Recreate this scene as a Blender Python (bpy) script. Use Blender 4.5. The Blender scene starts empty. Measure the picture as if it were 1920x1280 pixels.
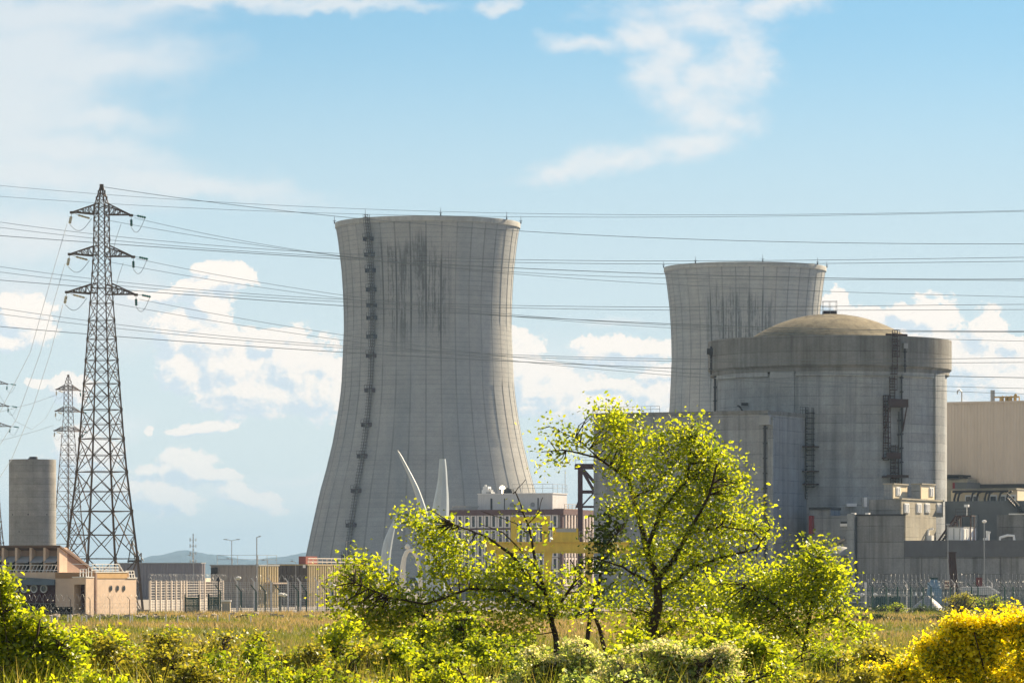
import bpy, math, random
import numpy as np
from mathutils import Vector, Matrix
R = math.radians
S = bpy.context.scene
C = S.collection
F, PX0, PY0, H = 7700.0, 960.0, 1085.0, 4.5     # focal length and horizon in photo pixels, eye height (m)

# ---------------------------------------------------------------- camera, light, exposure
cam = bpy.data.cameras.new('camera'); cam_o = bpy.data.objects.new('camera', cam); C.objects.link(cam_o)
cam_o.location = (0, 0, H); cam_o.rotation_euler = (R(90), 0, 0)
cam.sensor_width = 36; cam.lens = 36*F/1920; cam.shift_y = (PY0-640)/1920
cam.clip_start = 0.5; cam.clip_end = 90000
S.camera = cam_o
SUN_AZ, SUN_EL = 42.0, 32.0          # azimuth from +Y towards +X
SKY, SUNP, EXPO = 0.05, 5.0, 1.55
HAZE = 0.00007
SKYLOW, SKYHIGH, CLOUD_FILL = (.66, .69, .72), (.575, .71, .69), (.46, .48, .50)   # tints of the low and high sky, brightness of unseen cloud added as fill light
sd = Vector((math.sin(R(SUN_AZ))*math.cos(R(SUN_EL)), math.cos(R(SUN_AZ))*math.cos(R(SUN_EL)), math.sin(R(SUN_EL))))
sl = bpy.data.lights.new('sun', 'SUN'); sl.energy = SUNP; sl.angle = R(0.5); sl.color = (1, .80, .54)
so = bpy.data.objects.new('sun', sl); C.objects.link(so)
so.rotation_euler = sd.to_track_quat('Z', 'Y').to_euler(); so.location = (50, 100, 200)
S.view_settings.view_transform = 'Standard'; S.view_settings.look = 'None'
S.view_settings.exposure = EXPO; S.view_settings.gamma = 1
S.render.engine = 'CYCLES'
S.cycles.use_denoising = True
S.cycles.max_bounces = 6; S.cycles.diffuse_bounces = 3; S.cycles.transmission_bounces = 4
S.cycles.transparent_max_bounces = 8; S.cycles.volume_bounces = 1
S.cycles.caustics_reflective = False; S.cycles.caustics_refractive = False

# ---------------------------------------------------------------- node helpers
class NT:
    def __init__(s, tree): s.t = tree; s.n = tree.nodes; s.l = tree.links
    def new(s, typ, **kw):
        n = s.n.new(typ)
        for k, v in kw.items(): setattr(n, k, v)
        return n
    def put(s, sock, v):
        if hasattr(v, 'is_output') or isinstance(v, bpy.types.NodeSocket): s.l.new(v, sock)
        else: sock.default_value = v
    def m(s, op, a, b=0.0, c=None, clamp=False):
        n = s.new('ShaderNodeMath', operation=op, use_clamp=clamp)
        s.put(n.inputs[0], a); s.put(n.inputs[1], b)
        if c is not None: s.put(n.inputs[2], c)
        return n.outputs[0]
    def v(s, op, a, b=None):
        n = s.new('ShaderNodeVectorMath', operation=op)
        s.put(n.inputs[0], a)
        if b is not None: s.put(n.inputs[1], b)
        return n.outputs['Value'] if op in ('LENGTH', 'DOT_PRODUCT') else n.outputs[0]
    def noise(s, vec, scale, detail=4, rough=.55, color=False, dist=0):
        n = s.new('ShaderNodeTexNoise'); s.put(n.inputs['Vector'], vec)
        n.inputs['Scale'].default_value = scale; n.inputs['Detail'].default_value = detail
        n.inputs['Roughness'].default_value = rough; n.inputs['Distortion'].default_value = dist
        return n.outputs['Color' if color else 'Fac']
    def step(s, x, a, b, lo=0.0, hi=1.0, smooth=True):
        n = s.new('ShaderNodeMapRange'); n.interpolation_type = 'SMOOTHSTEP' if smooth else 'LINEAR'
        s.put(n.inputs[0], x)
        for i, q in enumerate((a, b, lo, hi)): s.put(n.inputs[i+1], q)
        return n.outputs[0]
    def mix(s, f, a, b, blend='MIX'):
        n = s.new('ShaderNodeMix', data_type='RGBA', blend_type=blend)
        s.put(n.inputs[0], f)
        s.put(n.inputs[6], a if not isinstance(a, tuple) else (*a[:3], 1))
        s.put(n.inputs[7], b if not isinstance(b, tuple) else (*b[:3], 1))
        return n.outputs[2]
    def map(s, vec, loc=(0, 0, 0), rot=(0, 0, 0), scale=(1, 1, 1), typ='POINT'):
        n = s.new('ShaderNodeMapping', vector_type=typ); s.put(n.inputs[0], vec)
        n.inputs[1].default_value = loc; n.inputs[2].default_value = rot; n.inputs[3].default_value = scale
        return n.outputs[0]
    def sep(s, v):
        n = s.new('ShaderNodeSeparateXYZ'); s.put(n.inputs[0], v); return n.outputs
    def comb(s, x, y, z=0.0):
        n = s.new('ShaderNodeCombineXYZ')
        for i, q in enumerate((x, y, z)): s.put(n.inputs[i], q)
        return n.outputs[0]

# ---------------------------------------------------------------- sky: Nishita plus procedural clouds, all by direction
def blob_field(T, P, blobs, k=.3):
    # chained through the unused third coordinate so that only one blob is evaluated at a time
    cur = None; u, v_, _ = T.sep(P)
    for (x, y, rx, ry, *rest) in blobs:
        rot = R(rest[0]) if rest else 0
        p = T.comb(u, v_, 0.0 if cur is None else cur)
        q = T.map(p, (x/100, y/100, 0), (0, 0, rot), (rx/100, ry/100, 1e7), 'TEXTURE')
        d = T.v('LENGTH', q)
        cur = d if cur is None else T.m('SMOOTH_MIN', cur, d, k)
    return cur
CUM = [(432,522,34,24),(385,510,22,16),(372,540,62,18,-14),(300,552,42,10,-8),(392,572,34,34),(345,610,46,26),(330,640,26,30),(400,640,70,30),
 (505,645,40,22),(545,690,70,50),(600,730,50,45),(430,690,66,46),(470,735,80,36),(345,700,44,30,20),(385,800,46,9,-10),(620,690,30,20),
 (68,719,20,7),(45,600,44,38),(12,640,30,16),(350,872,40,26),(300,884,34,12),(400,888,36,10,10),(300,930,55,26),(335,940,26,22),(250,920,30,16),
 (470,932,52,15,18),(277,807,8,8,-30),(135,728,30,26),(430,800,20,6,-20),(155,850,50,34,0),
 (985,715,40,50),(1030,735,80,40),(1110,765,90,26),(1165,655,74,20),(1120,662,34,14),(1230,742,44,30),(1220,655,34,12),(1140,718,46,7),(1240,700,34,16,-10),(940,690,60,60),
 (1742,600,44,34),(1720,640,70,30),(1850,630,28,36),(1840,690,70,44),(1800,680,90,40),(1600,600,60,24),(1563,565,18,22),(1650,640,80,20),(1900,645,26,12),(1895,720,50,30),(1690,590,26,16,0)]
VEIL = [(60,30,330,58,-4),(420,2,330,20,-4),(-20,180,250,180,0),(60,100,260,70,0),(180,225,130,32,4),(60,330,300,46,8),(330,345,260,30,6),(160,120,240,40,-4),(90,280,260,40,6),(60,440,170,50,4),(-40,560,200,70),(640,8,170,14),(240,590,100,80,0),(930,12,40,14)]
CIR = [(1290,15,150,36,-4),(1460,12,110,26,-8),(1215,62,62,52),(1180,78,56,22,10),(1090,80,70,20,6),(1245,135,76,50,25),(1330,150,70,60),(1395,110,50,90,-10),(1330,210,76,56,10),
 (1290,265,130,30,-14),(1150,300,160,30,-12),(1390,235,46,30),(1040,325,90,22,-10),(1240,490,26,36,30),(1265,105,80,50,20),(1375,130,56,90,-8),(1320,45,120,44),(1300,185,80,44,25)]
LOW = [(560,890,90,18,-3),(430,925,160,22),(720,930,300,46),(1010,905,70,34),(120,900,220,60),(1100,690,160,60),(1150,610,90,14),(1840,735,160,46),(200,800,120,40)]

def make_sky():
    w = bpy.data.worlds.new('World'); S.world = w; w.use_nodes = True
    T = NT(w.node_tree); T.n.clear()
    sky = T.new('ShaderNodeTexSky', sky_type='NISHITA', sun_disc=False)
    sky.sun_elevation = R(SUN_EL); sky.sun_rotation = R(SUN_AZ); sky.altitude = 200
    sky.air_density = 1.0; sky.dust_density = 0.0; sky.ozone_density = 4.0
    g = bpy.data.node_groups.new('cloud_field', 'ShaderNodeTree')
    g.interface.new_socket('P', in_out='INPUT', socket_type='NodeSocketVector')
    g.interface.new_socket('D', in_out='OUTPUT', socket_type='NodeSocketFloat')
    G = NT(g); gi = G.new('NodeGroupInput'); go = G.new('NodeGroupOutput')
    P = gi.outputs[0]
    wn = G.v('SUBTRACT', G.noise(P, 1.7, 4, .6, True), (.5, .5, .5))
    Pw = G.v('ADD', P, G.v('MULTIPLY', wn, (.55, .38, 0)))
    d = blob_field(G, Pw, [(b[0], b[1], b[2]*1.12, b[3]*1.12, *b[4:]) for b in CUM], .22)
    fb = G.noise(G.map(P, (3.1, 7.7, 0), (0, 0, 0), (1, 1.25, 1)), 2.6, 9, .62)
    bi = G.noise(G.map(P, (1.3, 2.2, 0), (0, 0, 0), (1, 1.15, 1)), 3.4, 3, .5)
    puff = G.m('ABSOLUTE', G.m('SUBTRACT', bi, .5))      # rounded billows with creases between them
    bi2 = G.m('ABSOLUTE', G.m('SUBTRACT', G.noise(P, 8.5, 3, .55), .5))
    raw = G.m('ADD', G.m('SUBTRACT', 1.12, d), G.m('MULTIPLY', G.m('SUBTRACT', fb, .5), 1.7))
    raw = G.m('SUBTRACT', raw, G.m('ADD', G.m('MULTIPLY', puff, 1.5), G.m('MULTIPLY', bi2, .8)))
    raw = G.m('ADD', raw, .40)
    G.l.new(raw, go.inputs[0])
    dirv = T.new('ShaderNodeTexCoord').outputs['Generated']
    x, y, z = T.sep(dirv)
    yy = T.m('MAXIMUM', y, .05)
    U = T.m('MULTIPLY_ADD', T.m('DIVIDE', x, yy), F/100, PX0/100)
    V = T.m('MULTIPLY_ADD', T.m('DIVIDE', z, yy), -F/100, PY0/100)
    P = T.comb(U, V)
    def inst(off):
        n = T.new('ShaderNodeGroup'); n.node_tree = g
        T.put(n.inputs[0], T.v('ADD', P, off)); return n.outputs[0]
    k = 1/(SKY*2**EXPO)
    c = lambda r, g_, b_: (r*k, g_*k, b_*k)
    tint = T.mix(T.step(z, .02, .16), SKYLOW, SKYHIGH)
    skyc = T.mix(1.0, sky.outputs[0], tint, 'MULTIPLY')
    pale = T.mix(T.step(z, .02, .09), c(.80, .88, .88), c(.66, .80, .86))      # paler air towards the horizon
    skyc = T.mix(T.step(z, .142, .07, 0, .88), skyc, pale)
    def bgnode(col):
        bg = T.new('ShaderNodeBackground'); T.put(bg.inputs[0], col); bg.inputs[1].default_value = SKY; return bg.outputs[0]
    def mixsh(f, a, b):
        m = T.new('ShaderNodeMixShader'); T.put(m.inputs[0], f); T.l.new(a, m.inputs[1]); T.l.new(b, m.inputs[2]); return m.outputs[0]
    fn = T.noise(T.map(P, (0, 0, 0), (0, 0, R(8)), (.5, 1.5, 1)), 1.1, 7, .6)
    # bright cloud added out of view to fill the shaded faces
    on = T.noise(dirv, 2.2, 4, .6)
    side = T.v('DOT_PRODUCT', dirv, (-.86, -.5, .1))      # added cloud fill weighted towards the left and behind the camera
    clear = T.mix(1.0, sky.outputs[0], (.52, .62, .74), 'MULTIPLY')  # unseen sky on the right dimmed to deepen right-facing shade
    rest = bgnode(T.mix(T.m('MULTIPLY', T.step(T.m('ADD', on, T.m('MULTIPLY', side, .30)), .42, .66), T.step(z, -.02, .05)), clear, c(*CLOUD_FILL)))
    # lower band: cumulus with lit upper right edges, low haze cloud
    a = inst((0, 0, 0)); b = inst((.16, -.17, 0))
    cum = T.step(a, -.02, .30)
    lit = T.m('MULTIPLY_ADD', T.m('SUBTRACT', a, b), 1.6, .72, clamp=True)
    wn = T.v('SUBTRACT', T.noise(P, .8, 5, .6, True), (.5, .5, .5))
    Pv = T.v('ADD', P, T.v('MULTIPLY', wn, (1.6, 1.0, 0)))
    dv = blob_field(T, Pv, VEIL, .5)
    veil = T.m('MULTIPLY', T.step(T.m('ADD', T.m('SUBTRACT', 1.15, dv), T.m('MULTIPLY', T.m('SUBTRACT', fn, .5), .9)), -.35, .95), .74)
    base = T.mix(veil, skyc, c(.90, .90, .895))
    dl = blob_field(T, Pv, LOW, .5)
    low = T.m('MULTIPLY', T.step(T.m('ADD', T.m('SUBTRACT', 1.0, dl), T.m('MULTIPLY', T.m('SUBTRACT', fn, .5), 1.0)), -.1, .9), .45)
    cl = T.mix(lit, c(.74, .83, .90), c(1.17, 1.06, .95))
    lower = bgnode(T.mix(cum, T.mix(low, base, c(1.0, .98, .96)), cl))
    # upper band: cirrus
    fc = T.noise(T.map(P, (5, 2, 0), (0, 0, R(-35)), (.8, 1.5, 1)), 1.6, 9, .62)
    dc = blob_field(T, Pv, CIR, .35)
    cir = T.m('MULTIPLY', T.step(T.m('ADD', T.m('SUBTRACT', 1.05, dc), T.m('MULTIPLY', T.m('SUBTRACT', fc, .5), 1.7)), -.40, 1.2), .84)
    hole = T.v('LENGTH', T.map(Pv, (13.1, .75, 0), (0, 0, 0), (.42, .28, 1), 'TEXTURE'))
    cir = T.m('MULTIPLY', cir, T.step(hole, .2, 1.2, .35, 1))
    upper = bgnode(T.mix(cir, base, c(.93, .92, .91)))
    inside = T.m('MULTIPLY', T.m('LESS_THAN', T.m('ABSOLUTE', T.m('SUBTRACT', U, 9.6)), 14.0), T.m('MULTIPLY', T.m('GREATER_THAN', V, -5.0), T.m('GREATER_THAN', y, .3)))
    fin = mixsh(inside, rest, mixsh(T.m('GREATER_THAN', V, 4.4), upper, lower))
    out = T.new('ShaderNodeOutputWorld'); T.l.new(fin, out.inputs[0])
    w.cycles.sampling_method = 'MANUAL'; w.cycles.sample_map_resolution = 256
make_sky()

# ---------------------------------------------------------------- materials
MATS = {}
def principled(name):
    m = bpy.data.materials.new(name); m.use_nodes = True
    T = NT(m.node_tree); b = T.n['Principled BSDF']
    return m, T, b
def mat(name, col, rough=.7, metal=0.0, var=.18, scale=.6, spec=.3, streak=0.0):
    """painted or metal surface with uneven, slightly weathered colour"""
    if name in MATS: return MATS[name]
    m, T, b = principled(name)
    co = T.new('ShaderNodeTexCoord').outputs['Object']
    n = T.noise(co, scale, 6, .6)
    n2 = T.noise(T.map(co, (0, 0, 0), (0, 0, 0), (1, 1, .12)), scale*4, 4, .6)
    f = T.m('MULTIPLY_ADD', T.m('SUBTRACT', n, .5), var*2.4, 1.0)
    f = T.m('MULTIPLY', f, T.m('MULTIPLY_ADD', T.m('SUBTRACT', n2, .5), var+streak*2, 1.0))
    T.put(b.inputs['Base Color'], T.mix(1.0, col, T.comb(f, f, f), 'MULTIPLY'))
    b.inputs['Roughness'].default_value = rough; b.inputs['Metallic'].default_value = metal
    b.inputs['Specular IOR Level'].default_value = spec
    MATS[name] = m; return m
def concrete(name, col, lift=1.8, dirt=.5, panel=0.0, top=None):
    """board-formed concrete: lift lines, vertical run-off streaks, blotches"""
    if name in MATS: return MATS[name]
    m, T, b = principled(name)
    co = T.new('ShaderNodeTexCoord').outputs['Object']
    x, y, z = T.sep(co)
    big = T.noise(co, .09, 5, .6); mid = T.noise(co, .55, 6, .65); fine = T.noise(co, 3.0, 4, .7)
    st = T.noise(T.map(co, (0, 0, 0), (0, 0, 0), (.7, .7, .035)), 1.0, 6, .62)
    st2 = T.noise(T.map(co, (4, 9, 0), (0, 0, 0), (2.4, 2.4, .06)), 1.0, 4, .6)
    f = T.m('MULTIPLY_ADD', T.m('SUBTRACT', big, .5), .8, 1.0)
    f = T.m('MULTIPLY', f, T.m('MULTIPLY_ADD', T.m('SUBTRACT', mid, .5), .62, 1.0))
    f = T.m('MULTIPLY', f, T.m('MULTIPLY_ADD', T.m('SUBTRACT', fine, .5), .6, 1.0))
    f = T.m('MULTIPLY', f, T.step(st, .40, .72, 1.0, 1.0-dirt*.7))
    f = T.m('MULTIPLY', f, T.step(st2, .5, .75, 1.0, 1.0-dirt*.35))
    zl = T.m('FRACT', T.m('DIVIDE', z, lift))
    ln = T.m('LESS_THAN', zl, .06)
    lstr = T.m('MULTIPLY', ln, T.step(T.noise(co, .3, 3), .35, .65, .08, .42))
    f = T.m('MULTIPLY', f, T.m('SUBTRACT', 1.0, lstr))
    # each lift has its own tone
    fl = T.new('ShaderNodeTexWhiteNoise', noise_dimensions='1D'); T.put(fl.inputs['W'], T.m('FLOOR', T.m('DIVIDE', z, lift)))
    f = T.m('MULTIPLY', f, T.m('MULTIPLY_ADD', T.m('SUBTRACT', fl.outputs['Value'], .5), .16, 1.0))
    if panel:
        hx = T.m('FRACT', T.m('DIVIDE', T.m('ADD', x, T.m('MULTIPLY', y, .7)), panel))
        f = T.m('MULTIPLY', f, T.m('SUBTRACT', 1.0, T.m('MULTIPLY', T.m('LESS_THAN', hx, .025), .2)))
    tint = T.mix(T.noise(co, .2, 4), (.90, 1.0, 1.10), (1.02, 1.0, .97))
    T.put(b.inputs['Base Color'], T.mix(1.0, T.mix(1.0, col, T.comb(f, f, f), 'MULTIPLY'), tint, 'MULTIPLY'))
    b.inputs['Roughness'].default_value = .9; b.inputs['Specular IOR Level'].default_value = .2
    bp = T.new('ShaderNodeBump'); bp.inputs['Strength'].default_value = .35; bp.inputs['Distance'].default_value = .12
    T.put(bp.inputs['Height'], T.m('ADD', mid, T.m('MULTIPLY', fine, .5))); T.l.new(bp.outputs[0], b.inputs['Normal'])
    MATS[name] = m; return m
def tower_mat(name, col, a0, a1, z0, z1, seed):
    m, T, b = principled(name)
    co = T.new('ShaderNodeTexCoord').outputs['Object']
    x, y, z = T.sep(co)
    ang = T.m('ARCTAN2', x, T.m('MULTIPLY', y, -1.0))      # 0 facing -Y, + to +X
    s = T.m('MULTIPLY', ang, 29.0)
    q = T.comb(s, z, seed)
    big = T.noise(q, .05, 5, .6); mid = T.noise(q, .35, 6, .65); fine = T.noise(q, 2.2, 5, .75)
    f = T.m('MULTIPLY_ADD', T.m('SUBTRACT', big, .5), .35, 1.0)
    f = T.m('MULTIPLY', f, T.m('MULTIPLY_ADD', T.m('SUBTRACT', mid, .5), .45, 1.0))
    f = T.m('MULTIPLY', f, T.m('MULTIPLY_ADD', T.m('SUBTRACT', fine, .5), .6, 1.0))
    # wide soft tone bands that follow the meridians and wet run-off
    wide = T.noise(T.map(q, (0, 0, 0), (0, 0, 0), (.11, .012, 1)), 1.0, 4, .5)
    f = T.m('MULTIPLY', f, T.m('MULTIPLY_ADD', T.m('SUBTRACT', wide, .5), .5, 1.0))
    lz = T.m('FRACT', T.m('DIVIDE', z, 1.5))
    l1 = T.m('MULTIPLY', T.m('LESS_THAN', lz, .16), T.step(T.noise(q, .09, 3), .35, .62, .06, .24))
    l1 = T.m('MULTIPLY', l1, T.step(z, 30, 75, .5, 1.0))
    f = T.m('MULTIPLY', f, T.m('SUBTRACT', 1.0, l1))
    fl = T.new('ShaderNodeTexWhiteNoise', noise_dimensions='1D'); T.put(fl.inputs['W'], T.m('FLOOR', T.m('DIVIDE', z, 1.5)))
    f = T.m('MULTIPLY', f, T.m('MULTIPLY_ADD', T.m('SUBTRACT', fl.outputs['Value'], .5), .07, 1.0))
    ra = T.m('FRACT', T.m('ADD', T.m('DIVIDE', ang, R(10)), .5))
    rl = T.m('LESS_THAN', T.m('ABSOLUTE', T.m('SUBTRACT', ra, .5)), .045)
    f = T.m('MULTIPLY', f, T.m('SUBTRACT', 1.0, T.m('MULTIPLY', rl, T.step(T.noise(q, .04, 3),   .3, .65, .10, .36))))
    # panel to panel tone
    wp = T.new('ShaderNodeTexWhiteNoise', noise_dimensions='2D')
    T.put(wp.inputs['Vector'], T.comb(T.m('FLOOR', T.m('DIVIDE', ang, R(10))), T.m('FLOOR', T.m('DIVIDE', z, 24.0)), 0))
    f = T.m('MULTIPLY', f, T.m('MULTIPLY_ADD', T.m('SUBTRACT', wp.outputs['Value'], .5), .09, 1.0))
    # black algae streaks high on the weather side
    zz = T.m('ADD', z, T.m('MULTIPLY', T.m('SUBTRACT', T.noise(T.comb(s, 0, seed), .35, 4), .5), 26.0))
    reg = T.m('MULTIPLY', T.step(ang, R(a0)-.1, R(a0)+.07), T.step(ang, R(a1)-.07, R(a1)+.12, 1, 0))
    reg = T.m('MULTIPLY', reg, T.m('MULTIPLY', T.step(zz, z0-10, z0+6), T.step(zz, z1-3, z1+3, 1, 0)))
    st = T.noise(T.map(q, (0, 0, seed), (0, 0, 0), (1.5, .05, 1)), 1.0, 7, .7)
    sw = T.noise(T.map(q, (7, 3, seed), (0, 0, 0), (.32, .02, 1)), 1.0, 4, .6)
    sb = T.noise(T.map(q, (2, 5, seed), (0, 0, 0), (1.2, .5, 1)), 1.0, 5, .75)
    stain = T.m('MULTIPLY', T.step(T.m('ADD', T.m('ADD', st, T.m('MULTIPLY', T.m('SUBTRACT', sw, .5), .9)), T.m('MULTIPLY', T.m('SUBTRACT', sb, .5), .5)), .41, .64), reg)
    ribst = T.m('MULTIPLY', T.m('LESS_THAN', T.m('ABSOLUTE', T.m('SUBTRACT', ra, .5)), .06), T.m('MULTIPLY', reg, .6))
    f = T.m('MULTIPLY', f, T.m('SUBTRACT', 1.0, T.m('MAXIMUM', T.m('MULTIPLY', stain, .66), T.m('MAXIMUM', ribst, T.m('MULTIPLY', reg, .10)))))
    tint = T.mix(wide, (.86, .99, 1.12), (1.04, 1.0, .95))
    T.put(b.inputs['Base Color'], T.mix(1.0, T.mix(1.0, col, T.comb(f, f, f), 'MULTIPLY'), tint, 'MULTIPLY'))
    b.inputs['Roughness'].default_value = .92; b.inputs['Specular IOR Level'].default_value = .15
    return m
def leafmat(name, cols, trans=.5, bright=2.0):
    m = bpy.data.materials.new(name); m.use_nodes = True
    T = NT(m.node_tree); T.n.clear()
    rnd = T.new('ShaderNodeNewGeometry').outputs['Random Per Island']
    cr = T.new('ShaderNodeValToRGB'); T.l.new(rnd, cr.inputs[0])
    e = cr.color_ramp.elements
    while len(e) < len(cols): e.new(.5)
    for i, c in enumerate(cols): e[i].position = i/(len(cols)-1); e[i].color = (*c, 1)
    col = cr.outputs[0]
    d = T.new('ShaderNodeBsdfDiffuse'); T.put(d.inputs[0], col)
    t = T.new('ShaderNodeBsdfTranslucent'); T.put(t.inputs[0], T.mix(1.0, col, (bright*1.15, bright, bright*.5), 'MULTIPLY'))
    gl = T.new('ShaderNodeBsdfGlossy'); gl.inputs[1].default_value = .45; gl.inputs[0].default_value = (.8, .85, .8, 1)
    mx = T.new('ShaderNodeMixShader'); mx.inputs[0].default_value = trans
    T.l.new(d.outputs[0], mx.inputs[1]); T.l.new(t.outputs[0], mx.inputs[2])
    m2 = T.new('ShaderNodeMixShader'); m2.inputs[0].default_value = .04
    T.l.new(mx.outputs[0], m2.inputs[1]); T.l.new(gl.outputs[0], m2.inputs[2])
    o = T.new('ShaderNodeOutputMaterial'); T.l.new(m2.outputs[0], o.inputs[0])
    return m

# ---------------------------------------------------------------- mesh helpers
class MB:
    def __init__(s): s.v = []; s.f = []
    def add(s, vs, fs):
        o = len(s.v); s.v += [tuple(p) for p in vs]; s.f += [tuple(i+o for i in f) for f in fs]; return s
    def box(s, x0, x1, y0, y1, z0, z1):
        return s.add([(x0,y0,z0),(x1,y0,z0),(x1,y1,z0),(x0,y1,z0),(x0,y0,z1),(x1,y0,z1),(x1,y1,z1),(x0,y1,z1)],
                     [(0,3,2,1),(4,5,6,7),(0,1,5,4),(1,2,6,5),(2,3,7,6),(3,0,4,7)])
    def beam(s, p, q, w, w2=None):
        p = Vector(p); q = Vector(q); d = (q-p)
        if d.length < 1e-6: return s
        d.normalize(); a = d.cross(Vector((0,0,1)) if abs(d.z) < .95 else Vector((1,0,0))).normalized(); b = d.cross(a)
        w2 = w if w2 is None else w2
        vs = []
        for c, ww in ((p, w), (q, w2)):
            for i, j in ((-1,-1),(1,-1),(1,1),(-1,1)): vs.append(c + a*i*ww/2 + b*j*ww/2)
        return s.add(vs, [(0,1,2,3),(7,6,5,4),(0,4,5,1),(1,5,6,2),(2,6,7,3),(3,7,4,0)])
    def tube(s, pts, rad, seg=6, cap=True):
        pts = [Vector(p) for p in pts]; n = len(pts)
        rs = rad if isinstance(rad, (list, tuple)) else [rad]*n
        vs, fs = [], []; a = None
        for i, p in enumerate(pts):
            d = (pts[min(i+1,n-1)]-pts[max(i-1,0)])
            d = d.normalized() if d.length > 1e-9 else Vector((0,0,1))
            if a is None: a = d.cross(Vector((0,0,1)) if abs(d.z) < .9 else Vector((1,0,0))).normalized()
            else:
                a = (a - d*a.dot(d)); a = a.normalized() if a.length > 1e-6 else d.orthogonal().normalized()
            b = d.cross(a)
            for k in range(seg):
                t = 2*math.pi*k/seg; vs.append(p + (a*math.cos(t)+b*math.sin(t))*rs[i])
        for i in range(n-1):
            for k in range(seg):
                k2 = (k+1) % seg; fs.append((i*seg+k, i*seg+k2, (i+1)*seg+k2, (i+1)*seg+k))
        if cap: fs.append(tuple(reversed(range(seg)))); fs.append(tuple((n-1)*seg+k for k in range(seg)))
        return s.add(vs, fs)
    def lathe(s, prof, seg=32, cx=0, cy=0, a0=0, a1=2*math.pi):
        full = abs(a1-a0-2*math.pi) < 1e-6; m = seg if full else seg+1
        vs, fs = [], []
        for (r, z) in prof:
            for k in range(m):
                t = a0+(a1-a0)*k/seg; vs.append((cx+r*math.sin(t), cy-r*math.cos(t), z))
        for i in range(len(prof)-1):
            for k in range(seg):
                k2 = (k+1) % m; fs.append((i*m+k, i*m+k2, (i+1)*m+k2, (i+1)*m+k))
        return s.add(vs, fs)
    def prism(s, poly, p0, p1):
        """poly of (a,b) pairs mapped by p0(a,b) and p1(a,b) to the two ends"""
        n = len(poly); vs = [p0(*q) for q in poly]+[p1(*q) for q in poly]
        return s.add(vs, [tuple(range(n)), tuple(reversed(range(n, 2*n)))]+[(i, i+n, (i+1) % n+n, (i+1) % n) for i in range(n)])
    def build(s, name, m, parent=None, smooth=False, loc=None):
        me = bpy.data.meshes.new(name); me.from_pydata(s.v, [], s.f)
        me.validate(); me.update()
        if smooth is True: me.polygons.foreach_set('use_smooth', [True]*len(me.polygons))
        elif smooth:
            me.polygons.foreach_set('use_smooth', [True]*len(me.polygons)); me.set_sharp_from_angle(angle=R(smooth))
        me.materials.append(m)
        o = bpy.data.objects.new(name, me); C.objects.link(o)
        if parent is not None: o.parent = parent
        if loc is not None: o.location = loc
        return o
def tag(o, label=None, cat=None, group=None, kind=None):
    for k, v in (('label', label), ('category', cat), ('group', group), ('kind', kind)):
        if v: o[k] = v
    return o
def thing(name, label, cat, loc=(0,0,0), rotz=0, group=None):
    o = bpy.data.objects.new(name, None); C.objects.link(o); o.empty_display_size = .5
    o.location = loc; o.rotation_euler = (0, 0, rotz)
    return tag(o, label, cat, group)
def dup(src, loc, rotz=None, label=None, scale=None):
    def cp(o, par):
        c = o.copy(); C.objects.link(c)
        if par is not None: c.parent = par
        for ch in o.children: cp(ch, c)
        return c
    r = cp(src, None); r.location = loc
    if rotz is not None: r.rotation_euler = (0, 0, rotz)
    if label: r['label'] = label
    if scale: r.scale = (scale,)*3
    return r
X = lambda px, Y: (px-PX0)/F*Y
Z = lambda py, Y: H+(PY0-py)/F*Y
W = lambda px, py, Y: Vector((X(px, Y), Y, Z(py, Y)))
GA = 25.0; GC, GS = math.cos(R(GA)), math.sin(R(GA))
class Corner:
    """nearest corner of a building on the plant's grid; local x along the front face, y back along the right face"""
    def __init__(s, px, Y): s.px, s.Y = px, Y; s.xc = X(px, Y); s.loc = (s.xc, Y, 0); s.rot = -R(GA)
    def a(s, px):
        t = (px-PX0)/F; return -(s.xc-t*s.Y)/(GC+t*GS)
    def b(s, px):
        t = (px-PX0)/F; return (t*s.Y-s.xc)/(GS-t*GC)
    def z(s, py, a=0, b=0): return Z(py, s.Y-a*GS+b*GC)
    def at(s, a, b, z=0): return (s.xc+a*GC+b*GS, s.Y-a*GS+b*GC, z)
def ground_z(x, y):
    t = min(1, max(0, (y-38)/85)); t = t*t*(3-2*t)
    return 2.6*(1-t)+.12*math.sin(x*.21+y*.11)*max(0, 1-abs(y-120)/100)
# ---------------------------------------------------------------- setting: ground, yard, hills
rng = np.random.default_rng(7); random.seed(7)
def ground_mat():
    m, T, b = principled('field_soil')
    co = T.new('ShaderNodeTexCoord').outputs['Object']
    n = T.noise(T.map(co, scale=(.05, .02, 1)), 1.0, 7, .65); n2 = T.noise(co, .8, 6, .7)
    c = T.mix(T.step(n, .40, .60), (.075, .095, .022), (.25, .19, .085))
    c = T.mix(T.step(n2, .35, .7), c, (.16, .13, .055))
    T.put(b.inputs['Base Color'], c); b.inputs['Roughness'].default_value = 1; b.inputs['Specular IOR Level'].default_value = .1
    return m
gb = MB(); ys = list(np.linspace(4, 40, 6))+list(np.linspace(46, 130, 14))+[160, 220, 300, 400, 520, 700, 1000, 1600, 2600, 4500, 8000, 14000, 24000, 40000]
nx = 41
for y in ys:
    wd = 60+y*.9
    for i in range(nx):
        x = (i/(nx-1)*2-1)*wd; gb.v.append((x, y, ground_z(x, y)))
for j in range(len(ys)-1):
    for i in range(nx-1): gb.f.append((j*nx+i, j*nx+i+1, (j+1)*nx+i+1, (j+1)*nx+i))
gb.add([(-700, -400, 2.6), (700, -400, 2.6), (63.6, 4, 2.6), (-63.6, 4, 2.6)], [(0, 1, 2, 3)])
tag(gb.build('ground', ground_mat(), smooth=True), kind='structure')
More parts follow.
